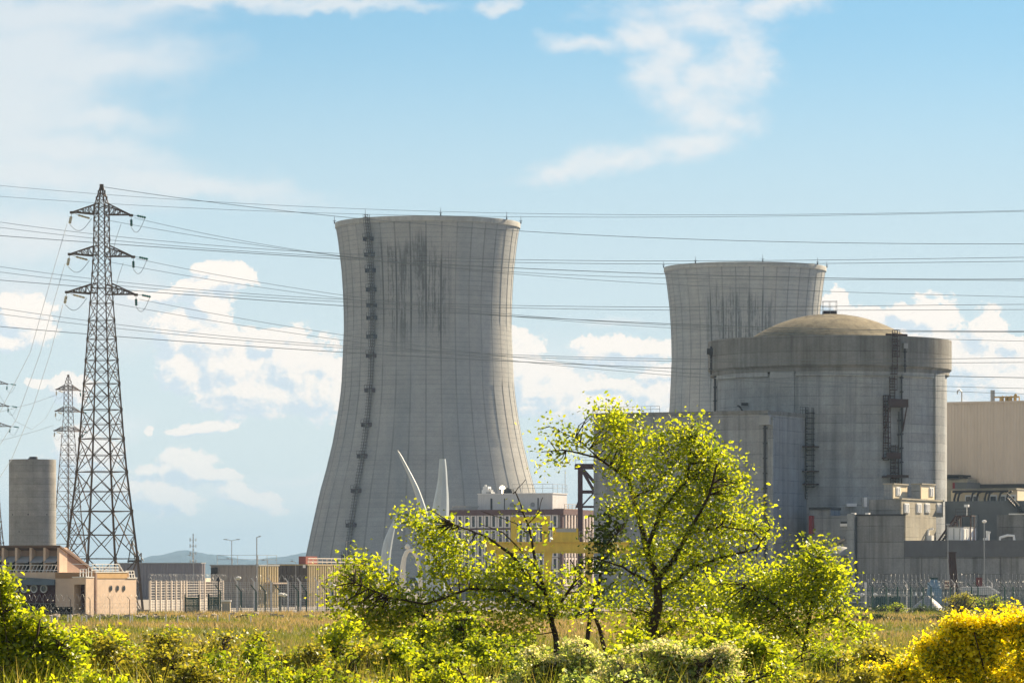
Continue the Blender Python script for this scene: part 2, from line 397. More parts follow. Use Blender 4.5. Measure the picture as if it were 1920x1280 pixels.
yb = MB(); yb.add([(-600, 548, .03), (600, 548, .03), (900, 1900, .03), (-900, 1900, .03)], [(0, 1, 2, 3)])
tag(yb.build('yard_pavement', mat('gravel', (.24, .22, .19), .95, var=.3, scale=.2)), kind='structure')
hm = mat('wooded_hillside', (.015, .032, .045), 1.0, var=.5, scale=.002, spec=0)
def hills(Y, pts, depth, seed):
    r = random.Random(seed); b = MB(); xs = []
    px = -300.0
    P = sorted(pts)
    while px < 2300:
        for k in range(len(P)-1):
            if P[k][0] <= px <= P[k+1][0]:
                t = (px-P[k][0])/(P[k+1][0]-P[k][0]); t = t*t*(3-2*t); py = P[k][1]+(P[k+1][1]-P[k][1])*t; break
        xs.append((X(px, Y), Z(py+r.uniform(-.6, .6), Y))); px += 6
    n = len(xs)
    rows = [(-.9, 0.0), (-.6, .3), (-.3, .72), (0, 1), (.4, .8), (1, 0)]
    for (d, h) in rows:
        for (x, z) in xs: b.v.append((x*(1+d*depth/Y), Y+d*depth, z*h-(2 if h == 0 else 0)))
    for j in range(len(rows)-1):
        for i in range(n-1): b.f.append((j*n+i, j*n+i+1, (j+1)*n+i+1, (j+1)*n+i))
    tag(b.build('hills', hm, smooth=True), kind='structure')
hills(13500, [(-300, 1050), (100, 1062), (230, 1058), (290, 1041), (345, 1031), (400, 1039), (470, 1049), (520, 1044), (580, 1035), (700, 1040), (900, 1052), (1050, 1046), (1300, 1060), (1700, 1050), (2300, 1062)], 3500, 3)
hills(17500, [(-300, 1040), (60, 1050), (200, 1066), (420, 1054), (520, 1046), (640, 1030), (900, 1046), (1400, 1042), (2300, 1050)], 3500, 4)

# ---------------------------------------------------------------- shared materials
con_r = concrete('reactor_concrete', (.335, .35, .355), 1.55, .48)
con_ring = concrete('ring_concrete', (.225, .222, .208), 2.4, .6)
con_dome = concrete('dome_concrete', (.215, .185, .125), 50, .6)
con_f = concrete('block_concrete', (.32, .33, .335), 2.1, .48, 5.2)
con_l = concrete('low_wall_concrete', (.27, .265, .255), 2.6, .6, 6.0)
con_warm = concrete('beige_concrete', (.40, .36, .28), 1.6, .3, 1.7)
con_silo = concrete('silo_concrete', (.27, .255, .23), 1.4, .25)
rust = mat('rusty_steel', (.055, .030, .028), .75, var=.35)
dark = mat('dark_steel', (.035, .036, .04), .6, var=.25)
galv = mat('galvanised_steel', (.36, .37, .37), .5, .6, var=.12)
grey = mat('grey_paint', (.30, .32, .33), .6)
white = mat('white_paint', (.78, .79, .78), .5, var=.1)
cream = mat('cream_paint', (.72, .62, .44), .75, var=.12, streak=.06)
black = mat('dark_opening', (.012, .014, .017), .4)
glass = mat('window_glass', (.02, .027, .035), .12, spec=.7, var=.3, scale=1.2)
yellow = mat('crane_yellow', (.62, .46, .045), .55, var=.2, streak=.12)
red = mat('red_paint', (.26, .02, .03), .5)
green = mat('green_fence_paint', (.012, .06, .05), .5)
blue = mat('blue_paint', (.05, .16, .34), .5)
cable = mat('cable_aluminium', (.18, .215, .245), .8, 0, spec=.1)

# ---------------------------------------------------------------- cooling towers
TP = [(420,173),(450,167.8),(505,161.3),(545,158.6),(580,157.2),(615,156.7),(650,157.3),(700,159.6),(740,163.2),(780,169),(830,178),(880,190),(923,202),(985,216),(1050,230),(1082,237)]
D1 = 1328.0
prof = [(w/F*D1, Z(py, D1)) for py, w in TP]
def rad_at(z):
    for (r0, z0), (r1, z1) in zip(prof, prof[1:]):
        if z1 <= z <= z0: return r1+(r0-r1)*(z-z1)/(z0-z1)
    return prof[0][0] if z > prof[0][1] else prof[-1][0]
def cooling_tower(px, D, label, m, ladder):
    t = thing('cooling_tower', label, 'cooling tower', (X(px, D), D, 0))
    b = MB(); zt = prof[0][1]; zb = 5.0
    zs = list(np.linspace(zb, zt, 54)); seg = 144
    # shell: ribs stand proud on every tenth degree
    pr = [(rad_at(z), z) for z in zs]
    vs = []
    angs = []
    for k in range(36):
        c = k*10
        for d, up in ((-5, 0), (-2.5, 0), (-.42, 0), (-.30, 1), (.30, 1), (.42, 0), (2.5, 0)): angs.append((R(c+d), up))
    n = len(angs)
    for (r, z) in pr:
        for (a, up) in angs: rr = r+.10*up; b.v.append((rr*math.sin(a), -rr*math.cos(a), z))
    for j in range(len(pr)-1):
        for i in range(n): b.f.append((j*n+i, j*n+(i+1) % n, (j+1)*n+(i+1) % n, (j+1)*n+i))
    b.lathe([(rad_at(zt)-.02, zt-.01), (rad_at(zt)-.9, zt-.01), (rad_at(zt-25)-.5, zt-25), (rad_at(60)-.5, 60), (rad_at(zb)-.6, zb), (rad_at(zb), zb)], 96)
    b.build('shell', m, t, smooth=25)
    rb = MB(); r0 = rad_at(zt)
    rb.lathe([(r0-.05, zt-1.6), (r0+.10, zt-1.5), (r0+.16, zt-.05), (r0+.12, zt+.12), (r0-.9, zt+.12), (r0-.9, zt-.4)], 144)
    rb.build('rim', concrete('rim_concrete', (.36, .35, .32), 9, .2), t, smooth=30)
    lg = MB()
    for k in range(44):
        a = 2*math.pi*k/44; r = rad_at(zb)
        for d in (-.07, .07): lg.beam((r*math.sin(a), -r*math.cos(a), zb+.2), ((r+2.2)*math.sin(a+d), -(r+2.2)*math.cos(a+d), 0), .9)
    lg.build('support_columns', con_silo, t)
    for a in (-88, -40, 9, 58, 88, 150, 210):
        q = MB(); a = R(a); rr = r0+.3; x, y = rr*math.sin(a), -rr*math.cos(a)
        q.tube([(x, y, zt), (x, y, zt+2.6)], [.12, .05], 5); q.box(x-.5, x+.5, y-.07, y+.07, zt+.9, zt+1.05); q.box(x-.2, x+.2, y-.2, y+.2, zt, zt+.7)
        q.build('lightning_rod', dark, t)
    if ladder:
        A = R(-38.2)
        def pt(z, off, side):
            r = rad_at(z)+off; return Vector((r*math.sin(A)+side*math.cos(A), -r*math.cos(A)+side*math.sin(A), z))
        q = MB()
        zz = list(np.linspace(7, zt+1, 120))
        for z, z2 in zip(zz, zz[1:]):
            top = z > 78
            for s_ in ((-.9, .9) if top else (-.5, .5)): q.beam(pt(z, .5, s_), pt(z2, .5, s_), .2)
            for s_ in (-.85, .85) if top else (-.45, .45): q.beam(pt(z, 1.5, s_), pt(z2, 1.5, s_), .12)
            q.beam(pt(z, .5, -.9), pt(z, .5, .9), .11); q.beam(pt(z, 1.5, -.85), pt(z, 1.5, .85), .13)
            for s_ in (-.85, .85): q.beam(pt(z, .4, s_), pt(z, 1.5, s_), .11)
            if top: q.beam(pt(z, .45, -.2), pt(z2, .45, .3), .14)
        lad = q.build('ladder', mat('ladder_steel', (.085, .075, .07), .8, var=.3), t)
        hz = [12, 22, 33, 44, 54, 65, 76, 82, 88, 92, 97, 103, 108, 113]
        for z in hz:
            p = MB()
            def bx(o0, o1, s0, s1, z0, z1):
                c = [pt(z, o, s_) for o in (o0, o1) for s_ in (s0, s1)]
                vs = [(v.x, v.y, z0) for v in c]+[(v.x, v.y, z1) for v in c]
                p.add(vs, [(0,2,3,1),(4,5,7,6),(0,1,5,4),(1,3,7,5),(3,2,6,7),(2,0,4,6)])
            bx(.1, 2.1, -1.5, 1.5, z-.1, z+.1); bx(1.9, 2.0, -1.5, 1.5, z+1.1, z+1.2)
            for s_ in (-1.5, -.5, .5, 1.4): bx(1.9, 2.0, s_, s_+.1, z, z+1.2)
            bx(.1, 1.9, -1.5, -1.4, z-1.2, z-.1); bx(.1, 1.9, 1.4, 1.5, z-1.2, z-.1)
            p.build('platform', rust if z < 80 else dark, lad)
    return t
cooling_tower(802, D1, 'tall pale grey cooling tower with a dark ladder up its left side, nearest the pylon', tower_mat('tower_concrete_streaked', (.305, .305, .295), -31, 14, 84, 111, 1.0), True)
t2 = cooling_tower(1397, 1516.0, 'farther cooling tower half hidden behind the domed reactor building', tower_mat('tower_concrete_far', (.325, .325, .315), -33, 17, 76, 108, 8.0), False)

# ---------------------------------------------------------------- reactor building
RX, RY = X(1555.5, 720), 720.0
rb = thing('reactor_building', 'round concrete reactor building with a shallow dome and a projecting ring beam', 'reactor building', (RX, RY, 0))
RW, RR = 20.45, 21.3
b = MB(); b.lathe([(RW, 0), (RW, 39.6), (RW-.9, 39.6)], 128); b.build('wall', con_r, rb, smooth=30)
b = MB(); b.lathe([(RW-.2, 39.9), (RR-.4, 39.9), (RR-.4, 40.5), (RR, 40.9), (RR, 46.0), (RR-.8, 46.0), (RR-.8, 43.5), (18.5, 43.4)], 144); b.build('ring_beam', con_ring, rb, smooth=30)
b = MB(); Rs, zc = 24.6, 26.3
b.lathe([(19.4, 41.0)]+[(math.sqrt(max(0, Rs*Rs-(z-zc)**2)), z) for z in list(np.linspace(41.5, 50.0, 14))+[50.4, 50.7, 50.85, 50.9]], 96); b.build('dome', con_dome, rb, smooth=True)
for a in (-27.5, 62.5, 152.5, 242.5):
    b = MB(); hw = R(6.1); b.lathe([(RW-.1, 0), (RR-.42, 0), (RR-.42, 40.2), (RW-.1, 40.2)], 10, a0=R(a)-hw, a1=R(a)+hw)
    for s_ in (-1, 1):
        t_ = R(a)+hw*s_; q = [((RW-.1)*math.sin(t_), -(RW-.1)*math.cos(t_)), ((RR-.42)*math.sin(t_), -(RR-.42)*math.cos(t_))]
        b.add([(q[0][0], q[0][1], 0), (q[1][0], q[1][1], 0), (q[1][0], q[1][1], 40.2), (q[0][0], q[0][1], 40.2)], [(0, 1, 2, 3)])
    b.build('buttress', con_r, rb, smooth=30)
def rp(a, r, z, side=0.0): a = R(a); return (r*math.sin(a)+side*math.cos(a), -r*math.cos(a)+side*math.sin(a), z)
b = MB()     # ledges where the wall panels meet the ring
for a0, a1 in ((-75, -35), (-20.5, 55.5)): b.lathe([(RW, 39.0), (RW+.35, 39.15), (RW+.35, 39.9), (RW, 39.9)], 40, a0=R(a0), a1=R(a1))
b.build('panel_lintel', con_r, rb, smooth=30)
hb = MB(); hb.box(-1.15, 1.15, -1.15, 1.15, 50.6, 51.4)
hat = hb.build('dome_hatch', rust, rb); q = MB()
for zz_ in (52.2, 53.1):
    for s_ in (-1.2, 1.2): q.beam((-1.2, s_, zz_), (1.2, s_, zz_), .06); q.beam((s_, -1.2, zz_), (s_, 1.2, zz_), .06)
for x in (-1.2, 0, 1.2):
    for y in (-1.2, 1.2): q.beam((x, y, 50.8), (x, y, 53.1), .06)
q.build('railing', galv, hat)
def caged_ladder(b, f, z0, z1, w=.45, off=1.0, rail=.17, step=.5):
    """f(side, out, z) -> point"""
    for s_ in (-w, w): b.beam(f(s_, .15, z0), f(s_, .15, z1), rail)
    z = z0
    while z < z1:
        b.beam(f(-w, .15, z), f(w, .15, z), .1); z += step
    z = z0+2.0
    while z < z1:
        b.beam(f(-w, .15, z), f(-w, off, z), .12); b.beam(f(w, .15, z), f(w, off, z), .12); b.beam(f(-w, off, z), f(w, off, z), .14); z += .9
    for s_ in (-w, 0, w): b.beam(f(s_, off, z0+2), f(s_, off, z1), .09)
zr = lambda py: Z(py, 700)
lf = lambda a, base: (lambda s_, o, z: rp(a, base+o, z, s_))
b = MB(); AL = 26.8
caged_ladder(b, lf(AL, RR), zr(690), zr(618), .5, .9, .13); caged_ladder(b, lf(AL, RW), zr(752), zr(688), .5, .9, .13); caged_ladder(b, lf(23.3, RW), zr(862), zr(740), .5, .9, .13); caged_ladder(b, lf(27.3, RW), zr(928), zr(833), .5, .9, .13)
lad = b.build('caged_ladder', rust, rb)
for (a, s0, s1, py, h_) in ((28.0, -2.1, 1.9, 761, 1.25), (25.5, -1.5, 1.3, 858, .9), (27.3, -2.2, 2.2, 893, .3)):
    p = MB(); z = zr(py)
    f = lambda s_, o, zz_: rp(a, RW+o, zz_, s_)
    for o0, o1, zz0, zz1 in ((0, 1.6, z-.15, z+.1), (1.5, 1.6, z, z+h_)):
        vs = [f(s_, o, q_) for q_ in (zz0, zz1) for o in (o0, o1) for s_ in (s0, s1)]
        p.add(vs, [(0,2,3,1),(4,5,7,6),(0,1,5,4),(1,3,7,5),(3,2,6,7),(2,0,4,6)])
    if h_ > 1.2:
        for s_ in (s0+.3, s1-.2): p.beam(f(s_, .1, z-4.2), f(s_, 1.4, z-.1), .22); p.beam(f(s_, .15, z-4.2), f(s_, .15, z), .18)
    p.build('platform', rust, lad)
for (a, r1, z0, z1, rad) in ((31.9, RW+.3, zr(930), zr(700), .14), (30.4, RW+.25, zr(905), zr(770), .10), (32.3, RR+.2, zr(697), zr(648), .14), (-77.5, RW+.35, 20, 39.4, .2), (-78, RR+.2, 40, 45, .16)):
    b = MB(); pts = [rp(a, r1, z) for z in (z0, (z0+z1)/2, z1)]
    b.tube(pts, rad, 6)
    for z in np.arange(z0+1, z1, 2.4): b.box(pts[0][0]-.3, pts[0][0]+.3, pts[0][1]-.2, pts[0][1]+.25, z, z+.2)
    if abs(a+78) < .1: b.box(pts[0][0]-.7, pts[0][0]+.5, pts[0][1]-.5, pts[0][1]+.5, 43.6, 44.6)
    b.build('drain_pipe', dark, rb)
b = MB()
for a, h_ in ((32.2, 1.2),): b.lathe([(RR, zr(652)), (RR+.5, zr(652)), (RR+.5, zr(642)), (RR, zr(642))], 3, a0=R(a-1.2), a1=R(a+1.2))
b.build('drain_head', grey, rb)
b = MB(); b.lathe([(RR-.02, 46.0), (RR+.08, 46.0), (RR+.08, 46.35), (RR-.3, 46.35)], 14, a0=R(22), a1=R(34)); b.build('parapet_cap', rust, rb)
for (px0, px1, py0, py1) in ((1585, 1604, 943.5, 949.5), (1616.5, 1622.5, 932, 950)):
    b = MB(); a = math.degrees(math.asin((X((px0+px1)/2, 700)-RX)/RW)); w_ = (px1-px0)/2/F*700
    f = lambda s_, o, z: rp(a, RW+o, z, s_)
    vs = [f(s_, o, z) for z in (zr(py1), zr(py0)) for o in (-.3, 1.1) for s_ in (-w_, w_)]
    b.add(vs, [(0,2,3,1),(4,5,7,6),(0,1,5,4),(1,3,7,5),(3,2,6,7),(2,0,4,6)]); b.build('vent_housing', white, rb)
b = MB(); b.tube([rp(-50, RW+.4, zr(786)), rp(-50, RW+.4, zr(768)), rp(-50, RW+1.0, zr(760)), rp(-51, RW+1.3, zr(757))], .17, 6); b.box(rp(-50, RW, 0)[0]-.6, rp(-50, RW, 0)[0]+.5, rp(-50, RW+.9, 0)[1]-.5, rp(-50, RW+.9, 0)[1]+.3, zr(757), zr(752)); b.build('roof_vent_pipe', dark, rb)

# ---------------------------------------------------------------- helper: plain boxed building on the grid
def block(name, label, cat, px_l, px_c, px_r, Y, py_top, m, py_bot=None, b_len=None, roof=None):
    c = Corner(px_c, Y); a = c.a(px_l); bb = b_len or c.b(px_r)
    t = thing(name, label, cat, c.loc, c.rot)
    z1 = c.z(py_top); z0 = 0 if py_bot is None else c.z(py_bot)
    q = MB().box(a, 0, 0, bb, z0, z1); q.build('wall', m, t)
    if roof: MB().box(a-.2, .2, -.2, bb+.2, z1, z1+roof[0]).build('roof_edge', roof[1], t)
    return c, t, a, bb, z1
def railing(x0, x1, y, z, h=1.1, step=1.5, axis='x', w=.06, b=None):
    b = b or MB(); n = max(1, int(abs(x1-x0)/step)); P = (lambda u, zz_: (u, y, zz_)) if axis == 'x' else (lambda u, zz_: (y, u, zz_))
    for k in range(n+1): u = x0+(x1-x0)*k/n; b.beam(P(u, z), P(u, z+h), w)
    for hh in (h, h*.55): b.beam(P(x0, z+hh), P(x1, z+hh), w)
    return b
# fuel building
fc, ft, fa, fb_, fz = block('fuel_building', 'tall windowless grey concrete block against the left of the round reactor building', 'industrial block', 1113, 1440, 1516, 684, 775, con_f, b_len=19.0)
MB().box(fa-.15, .15, -.15, 19.1, fz-.05, fz+.55).build('parapet', con_ring, ft)
b = MB(); b.tube([(-.45, -.3, 1), (-.45, -.3, fz-2)], .22, 6)
for z in np.arange(2, fz-2, 2.5): b.box(-.8, -.1, -.35, -.02, z, z+.2)
b.build('drain_pipe', dark, ft); MB().box(-1.2, .6, -.9, .1, fz-1.9, fz-.3).build('lamp_box', grey, ft)
MB().box(.02, .9, -.05, .5, 0, fz-.6).build('corner_pilaster', con_r, ft)
b = MB(); bl = fc.b(1517)
caged_ladder(b, lambda s_, o, z: (o, bl-1.2+s_, z), fc.z(935, 0, bl), fc.z(765, 0, bl), .8, 1.3, .16)
lad = b.build('caged_ladder', dark, ft)
for py in (838, 884, 908): z = fc.z(py, 0, bl); MB().box(.05, 2.1, bl-3.4, bl+.6, z-.1, z+.12).build('platform', rust, lad)
railing(bl-5, bl, .3, fz+.5, 1.2, 1.2, 'y').build('roof_railing', dark, ft)
railing(fa+.5, fa+12, .4, fz+.5, 1.1, 1.5).build('roof_railing', galv, ft)
for (px, py) in ((1400, 986), (1500, 989)):
    a = fc.a(min(px, 1439)); 
    q = MB().box(a-.35, a+.35, -.6, -.02, fc.z(py, a)-.25, fc.z(py, a)+.25); q.build('wall_lamp', white, ft)
for px0, px1 in ((1260, 1282), (1300, 1338)):
    a0, a1 = fc.a(px0), fc.a(px1)
    q = MB().box(a0, a1, -.25, -.02, 0, fc.z(1068, a0)); q.build('door', mat('blue_grey_door', (.06, .09, .12), .5), ft)
q = MB()
for z in np.arange(.5, fc.z(1068), .55): q.box(fc.a(1302), fc.a(1322), -.45, -.26, z, z+.16)
q.build('louvre', grey, ft)

# block under the reactor, left part: small annex with red cabinet
ac, at_, aa, ab, az = block('annex_block', 'low grey concrete annex between the fuel block and the reactor, with a red cabinet', 'industrial block', 1519, 1596, 1640, 690, 966, con_f, b_len=8)
MB().box(ac.a(1517), ac.a(1556), .3, 5, az, ac.z(955)).build('roof_house', con_f, at_); MB().box(ac.a(1516), ac.a(1557), .1, 5.2, ac.z(955), ac.z(950)).build('roof_slab', dark, at_)
MB().box(ac.a(1521), ac.a(1527), -1.2, -.05, ac.z(1000), ac.z(966)).build('red_cabinet', red, at_)
MB().box(ac.a(1577), ac.a(1591), -.5, -.02, ac.z(986), ac.z(981)).build('vent_housing', white, at_)
MB().box(ac.a(1577), ac.a(1591), -.2, -.02, ac.z(981), ac.z(977)).build('slot', black, at_)
b = MB(); b.tube([(ac.a(1573), -.6, ac.z(1019)), (ac.a(1573), -.6, ac.z(1006))], .22, 6); b.tube([(ac.a(1573), -.6, ac.z(1015)), (ac.a(1586), -.6, ac.z(1009))], .35, 6); b.build('vent_pipe', galv, at_)
# tank with a shallow dome
tk = thing('storage_tank', 'grey cylindrical storage tank with a conical roof beside the concrete pillar', 'tank', (X(1574, 672), 672, 0))
b = MB(); tr = 34/F*672; zt_ = Z(1040, 672)
b.lathe([(tr, 0), (tr, zt_)], 40); b.build('shell', mat('tank_grey', (.27, .26, .26), .6, var=.2, streak=.15), tk, smooth=30)
b = MB(); b.lathe([(tr+.1, zt_-.1), (tr+.1, zt_+.1), (tr*.75, zt_+.7), (tr*.4, zt_+1.25), (.01, zt_+1.55)], 40); b.build('roof', grey, tk, smooth=30)

# safety block: grey left face, right face coloured as sunlit above the low wing
sc_, st_, sa, sb_, sz = block('safety_block', 'concrete block with a sunlit beige side below the louvred gallery', 'industrial block', 1596, 1695, 1772, 662, 966, con_l, b_len=15)
MB().box(.03, .25, .05, 15, sc_.z(1014), sz).build('sun_toned_face', con_warm, st_)  # paler beige skin puts the sunlight into the right face's colour
MB().box(sc_.a(1592), sc_.a(1605), -.9, .2, 0, sc_.z(962)).build('pillar', con_r, st_)
MB().box(sa, .3, -.15, .1, sz-.02, sz+.25).build('coping', dark, st_)
b = MB(); b.tube([(sc_.a(1606.5), -.25, 1), (sc_.a(1606.5), -.25, sc_.z(968))], .14, 6); b.build('drain_pipe', dark, st_)
for px in (1603, 1629):
    MB().box(sc_.a(px)-.3, sc_.a(px)+.3, -.9, -.1, sc_.z(963.5), sc_.z(960.5)).build('wall_lamp', white, st_)
b = MB(); bb0 = sc_.b(1736)
b.tube([(.4, bb0, sc_.z(1012, 0, bb0)), (.4, bb0, sc_.z(993, 0, bb0)), (1.2, bb0+.2, sc_.z(991, 0, bb0))], .22, 6); b.box(.3, 1.2, bb0-.6, bb0+.6, sc_.z(1012, 0, bb0)-.1, sc_.z(1003, 0, bb0)); b.build('vent_pipe', white, st_)
# louvred gallery in two tiers
gc, gt, ga, gb_, gz = block('louvred_gallery', 'two-tier gallery with a sunlit beige side and white louvres stepping up against the reactor wall', 'gallery', 1629, 1687, 1765, 666, 936, con_l, 966)
z0 = gc.z(966); MB().box(.03, .3, .0, gb_, z0+.02, gz-.02).build('sun_toned_face', con_warm, gt)  # gallery's right side also carries its sunlight in a warmer colour
MB().box(-.9, .45, -.2, gb_+.2, gz, gz+.25).build('coping', con_warm, gt)
def louvre(t, c, px, w, pyt, pyb, x=.3):
    bm_ = c.b(px); q = MB(); zt2, zb2 = c.z(pyt, 0, bm_), c.z(pyb, 0, bm_)
    q.box(x, x+.14, bm_-w, bm_+w, zb2, zt2)
    for k in range(3): y = bm_-w+.1+(2*w-.2)*(k+.5)/3; q.box(x+.14, x+.24, y-.13, y+.13, zb2+.15, zt2-.15)
    q.build('louvre', white, t)
for px in (1696, 1719, 1735, 1757): louvre(gt, gc, px, 1.15, 943, 961)
for px0, px1, px2, dY in ((1657, 1673, 1699, 4), (1709, 1725, 1750, 9)):
    c2 = Corner(px1, 668+dY); bx_ = c2.b(px2); a_ = c2.a(px0); zb2 = c2.z(938); zt2 = c2.z(908)
    # its own small house on the gallery roof: part of the gallery, built in the gallery's frame
    M_ = Matrix.Rotation(-gc.rot, 4, 'Z') @ Matrix.Translation(Vector((c2.xc-gc.xc, c2.Y-gc.Y, 0)))
    off = M_ @ Vector((0, 0, 0))
    MB().box(off.x+a_, off.x, off.y, off.y+bx_, gz+.2, zt2).build('louvre_house', con_f, gt)
    MB().box(off.x+.02, off.x+.2, off.y, off.y+bx_, gz+.26, zt2-.05).build('sun_toned_face', cream, gt)  # cream skin stands in for sun on the house's right face
    MB().box(off.x+a_-.1, off.x+.4, off.y-.15, off.y+bx_+.15, zt2, zt2+.22).build('coping', con_warm, gt)
    ym = off.y+bx_*(.32 if dY == 4 else .75); q = MB()
    q.box(off.x+.2, off.x+.32, ym-1.0, ym+1.0, gz+.8, zt2-.35)
    for k in (-.45, .45): q.box(off.x+.32, off.x+.42, ym+k-.2, ym+k+.2, gz+1, zt2-.5)
    q.build('louvre', white, gt)
# low wing
lc = Corner(1695, 662); wl = lc.a(1975)
lt = thing('low_wing', 'long low grey concrete wing running to the right edge, in front of the turbine hall', 'industrial block', lc.loc, lc.rot)
lz = lc.z(1013.5)
MB().box(.02, wl, .01, 15, 0, lz-.05).build('wall', con_l, lt)
MB().box(.05, wl, -.18, .4, lz-2.6, lz+.05).build('fascia', mat('fascia_grey', (.12, .125, .135), .8, var=.25), lt)
for k in range(7): x = 3+k*4.4; MB().box(x, x+.06, -.02, .02, 0, lz-2.7).build('expansion_joint', dark, lt)
dc = Corner(1695, 688); wd0 = dc.a(1772); wd = dc.a(1985)
dt_ = thing('upper_wing', 'dark grey wall set back above the low wing, with a barred stair', 'industrial block', dc.loc, dc.rot)
MB().box(wd0, wd, 0, 12, 0, dc.z(940)).build('wall', mat('dark_slate_wall', (.13, .145, .155), .85, var=.3, scale=.3), dt_)
MB().box(dc.a(1870), dc.a(1960), -.3, -.02, 0, dc.z(966)).build('panel', con_l, dt_)
MB().box(dc.a(1893), dc.a(1980), -.5, .2, dc.z(966), dc.z(963.5)).build('ledge', white, dt_)
MB().box(dc.a(1825), dc.a(1833), -.6, 0, 0, dc.z(966)).build('pillar', con_f, dt_); MB().box(dc.a(1800), dc.a(1803.5), -.6, 0, 0, dc.z(968)).build('pillar', galv, dt_)
b = MB(); x0_, x1_ = dc.a(1893), dc.a(1918)
for k in range(9): x = x0_+(x1_-x0_)*k/8; z = dc.z(936)+(dc.z(962)-dc.z(936))*k/8; b.box(x-.3, x+.3, -1.2, -.2, z-.08, z+.08)
b.beam((x0_, -1.25, dc.z(936)), (x1_, -1.25, dc.z(962)), .3); b.beam((x0_, -1.25, dc.z(926)), (x1_, -1.25, dc.z(952)), .1)
b.build('stair', dark, dt_)
bz = dc.z(940)
MB().box(wd0, dc.a(1897), 3, 9, bz-.1, dc.z(918.5)).build('cabin_wall', cream, dt_); MB().box(wd0, dc.a(1898), 2.2, 9.3, dc.z(919), dc.z(916)).build('cabin_roof', con_warm, dt_)
for px0, px1 in ((1799, 1811), (1813, 1824), (1845, 1859), (1864, 1876), (1880, 1894)):
    q = MB().box(dc.a(px0), dc.a(px1), 2.85, 3.02, bz, dc.z(928)); f_ = q.build('window', white, dt_)
    MB().box(dc.a(px0)+.2, dc.a(px1)-.2, 2.75, 2.86, bz, dc.z(931)).build('pane', glass, f_)
b = MB()
for px in (1786, 1793, 1818, 1828, 1843, 1850, 1870, 1885):
    x = dc.a(px); z = dc.z(922); b.tube([(x, .9, bz-.5), (x, .9, z-1.2), (x+.25, .9, z-.35), (x+.9, .9, z)], .17, 6)
b.tube([(dc.a(1783), .9, dc.z(922)), (dc.a(1888), .9, dc.z(922))], .2, 6); b.build('pipe_run', dark, dt_)
# turbine hall
tc = Corner(1990, 742)
tt = thing('turbine_hall', 'large beige ribbed-metal hall behind the reactor, at the right edge', 'industrial hall', tc.loc, tc.rot)
ta = tc.a(1700); tz = tc.z(753); zlo = tc.z(906)
def ribbed(x0, x1, z0, z1, y, pitch=.62, depth=.12):
    b = MB(); n = int((x1-x0)/pitch); vs = []
    for k in range(n):
        u = x0+k*pitch
        for du, dv in ((0, 0), (.42*pitch, 0), (.5*pitch, -depth), (.92*pitch, -depth)): vs.append((u+du, y+dv))
    vs.append((x0+n*pitch, y))
    for (u, v_) in vs: b.v += [(u, v_, z0), (u, v_, z1)]
    for i in range(len(vs)-1): b.f.append((2*i, 2*i+2, 2*i+3, 2*i+1))
    return b
clad = mat('beige_cladding', (.58, .51, .44), .6, var=.12, scale=.15, streak=.08)
ribbed(ta, 0, zlo, tz, 0, .62, .07).build('cladding', clad, tt)
MB().box(ta, 0, .05, 40, zlo-.1, tz-.05).build('hall_body', clad, tt)
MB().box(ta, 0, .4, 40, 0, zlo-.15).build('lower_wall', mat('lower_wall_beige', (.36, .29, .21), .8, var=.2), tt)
MB().box(ta, 0, -.35, .3, zlo-.7, zlo).build('dark_gap_strip', dark, tt); MB().box(ta, 0, -.25, .4, tz, tz+.35).build('roof_edge', clad, tt)  # dark strip in place of the shaded gap below the cladding
b = MB(); x0_, x1_ = tc.a(1857), tc.a(1908)
b.tube([(x0_, 1, tz+1.1), (x1_, 1, tz+1.1)], .16, 6)
for px in (1858, 1872, 1888, 1908): b.beam((tc.a(px), 1, tz), (tc.a(px), 1, tz+1.1), .18)
b.build('roof_pipe_rack', mat('ochre_pipe', (.42, .30, .12), .6), tt)
for px, py in ((1876, 742), (1884, 742), (1892, 741.5), (1900, 738)):
    x = tc.a(px); b = MB(); b.tube([(x, 1, tz+.2), (x, 1, tc.z(py, x)-.4), (x+.2, 1, tc.z(py, x))], [.3, .3, .22], 8); b.build('exhaust_pipe', mat('ochre_pipe', (.42, .30, .12), .6), tt)
b = MB(); x = tc.a(1858); b.tube([(x, 1, tz), (x, 1, tz+2.4)], .42, 8); b.build('roof_vent', galv, tt)
b = MB(); x = tc.a(1800); b.tube([(x, 1, tz), (x, 1, tz+2.2), (x-.35, 1, tz+2.6), (x-.8, 1, tz+2.4), (x-.85, 1, tz+1.8)], .12, 6); b.build('vent_pipe', galv, tt)
MB().box(tc.a(1775), tc.a(1834), -6, -.5, 0, tc.z(897)).build('lean_to', con_warm, tt); MB().box(tc.a(1775), tc.a(1820), -6.4, -.45, tc.z(897), tc.z(895)).build('lean_to_sill', dark, tt)
MB().box(tc.a(1775), tc.a(1816), -5.5, -.45, tc.z(895), tc.z(892)).build('lean_to_glazing', glass, tt); MB().box(tc.a(1773), tc.a(1822), -6.6, -.45, tc.z(892), tc.z(889)).build('lean_to_roof', dark, tt)
MB().box(tc.a(1807), tc.a(1813), -6.3, -6.02, tc.z(916), tc.z(904)).build('door', red, tt)
MB().box(tc.a(1817), tc.a(1840), -8, -.5, 0, tc.z(904)).build('plant_room', mat('dark_slate_wall', (.10, .115, .125)), tt)
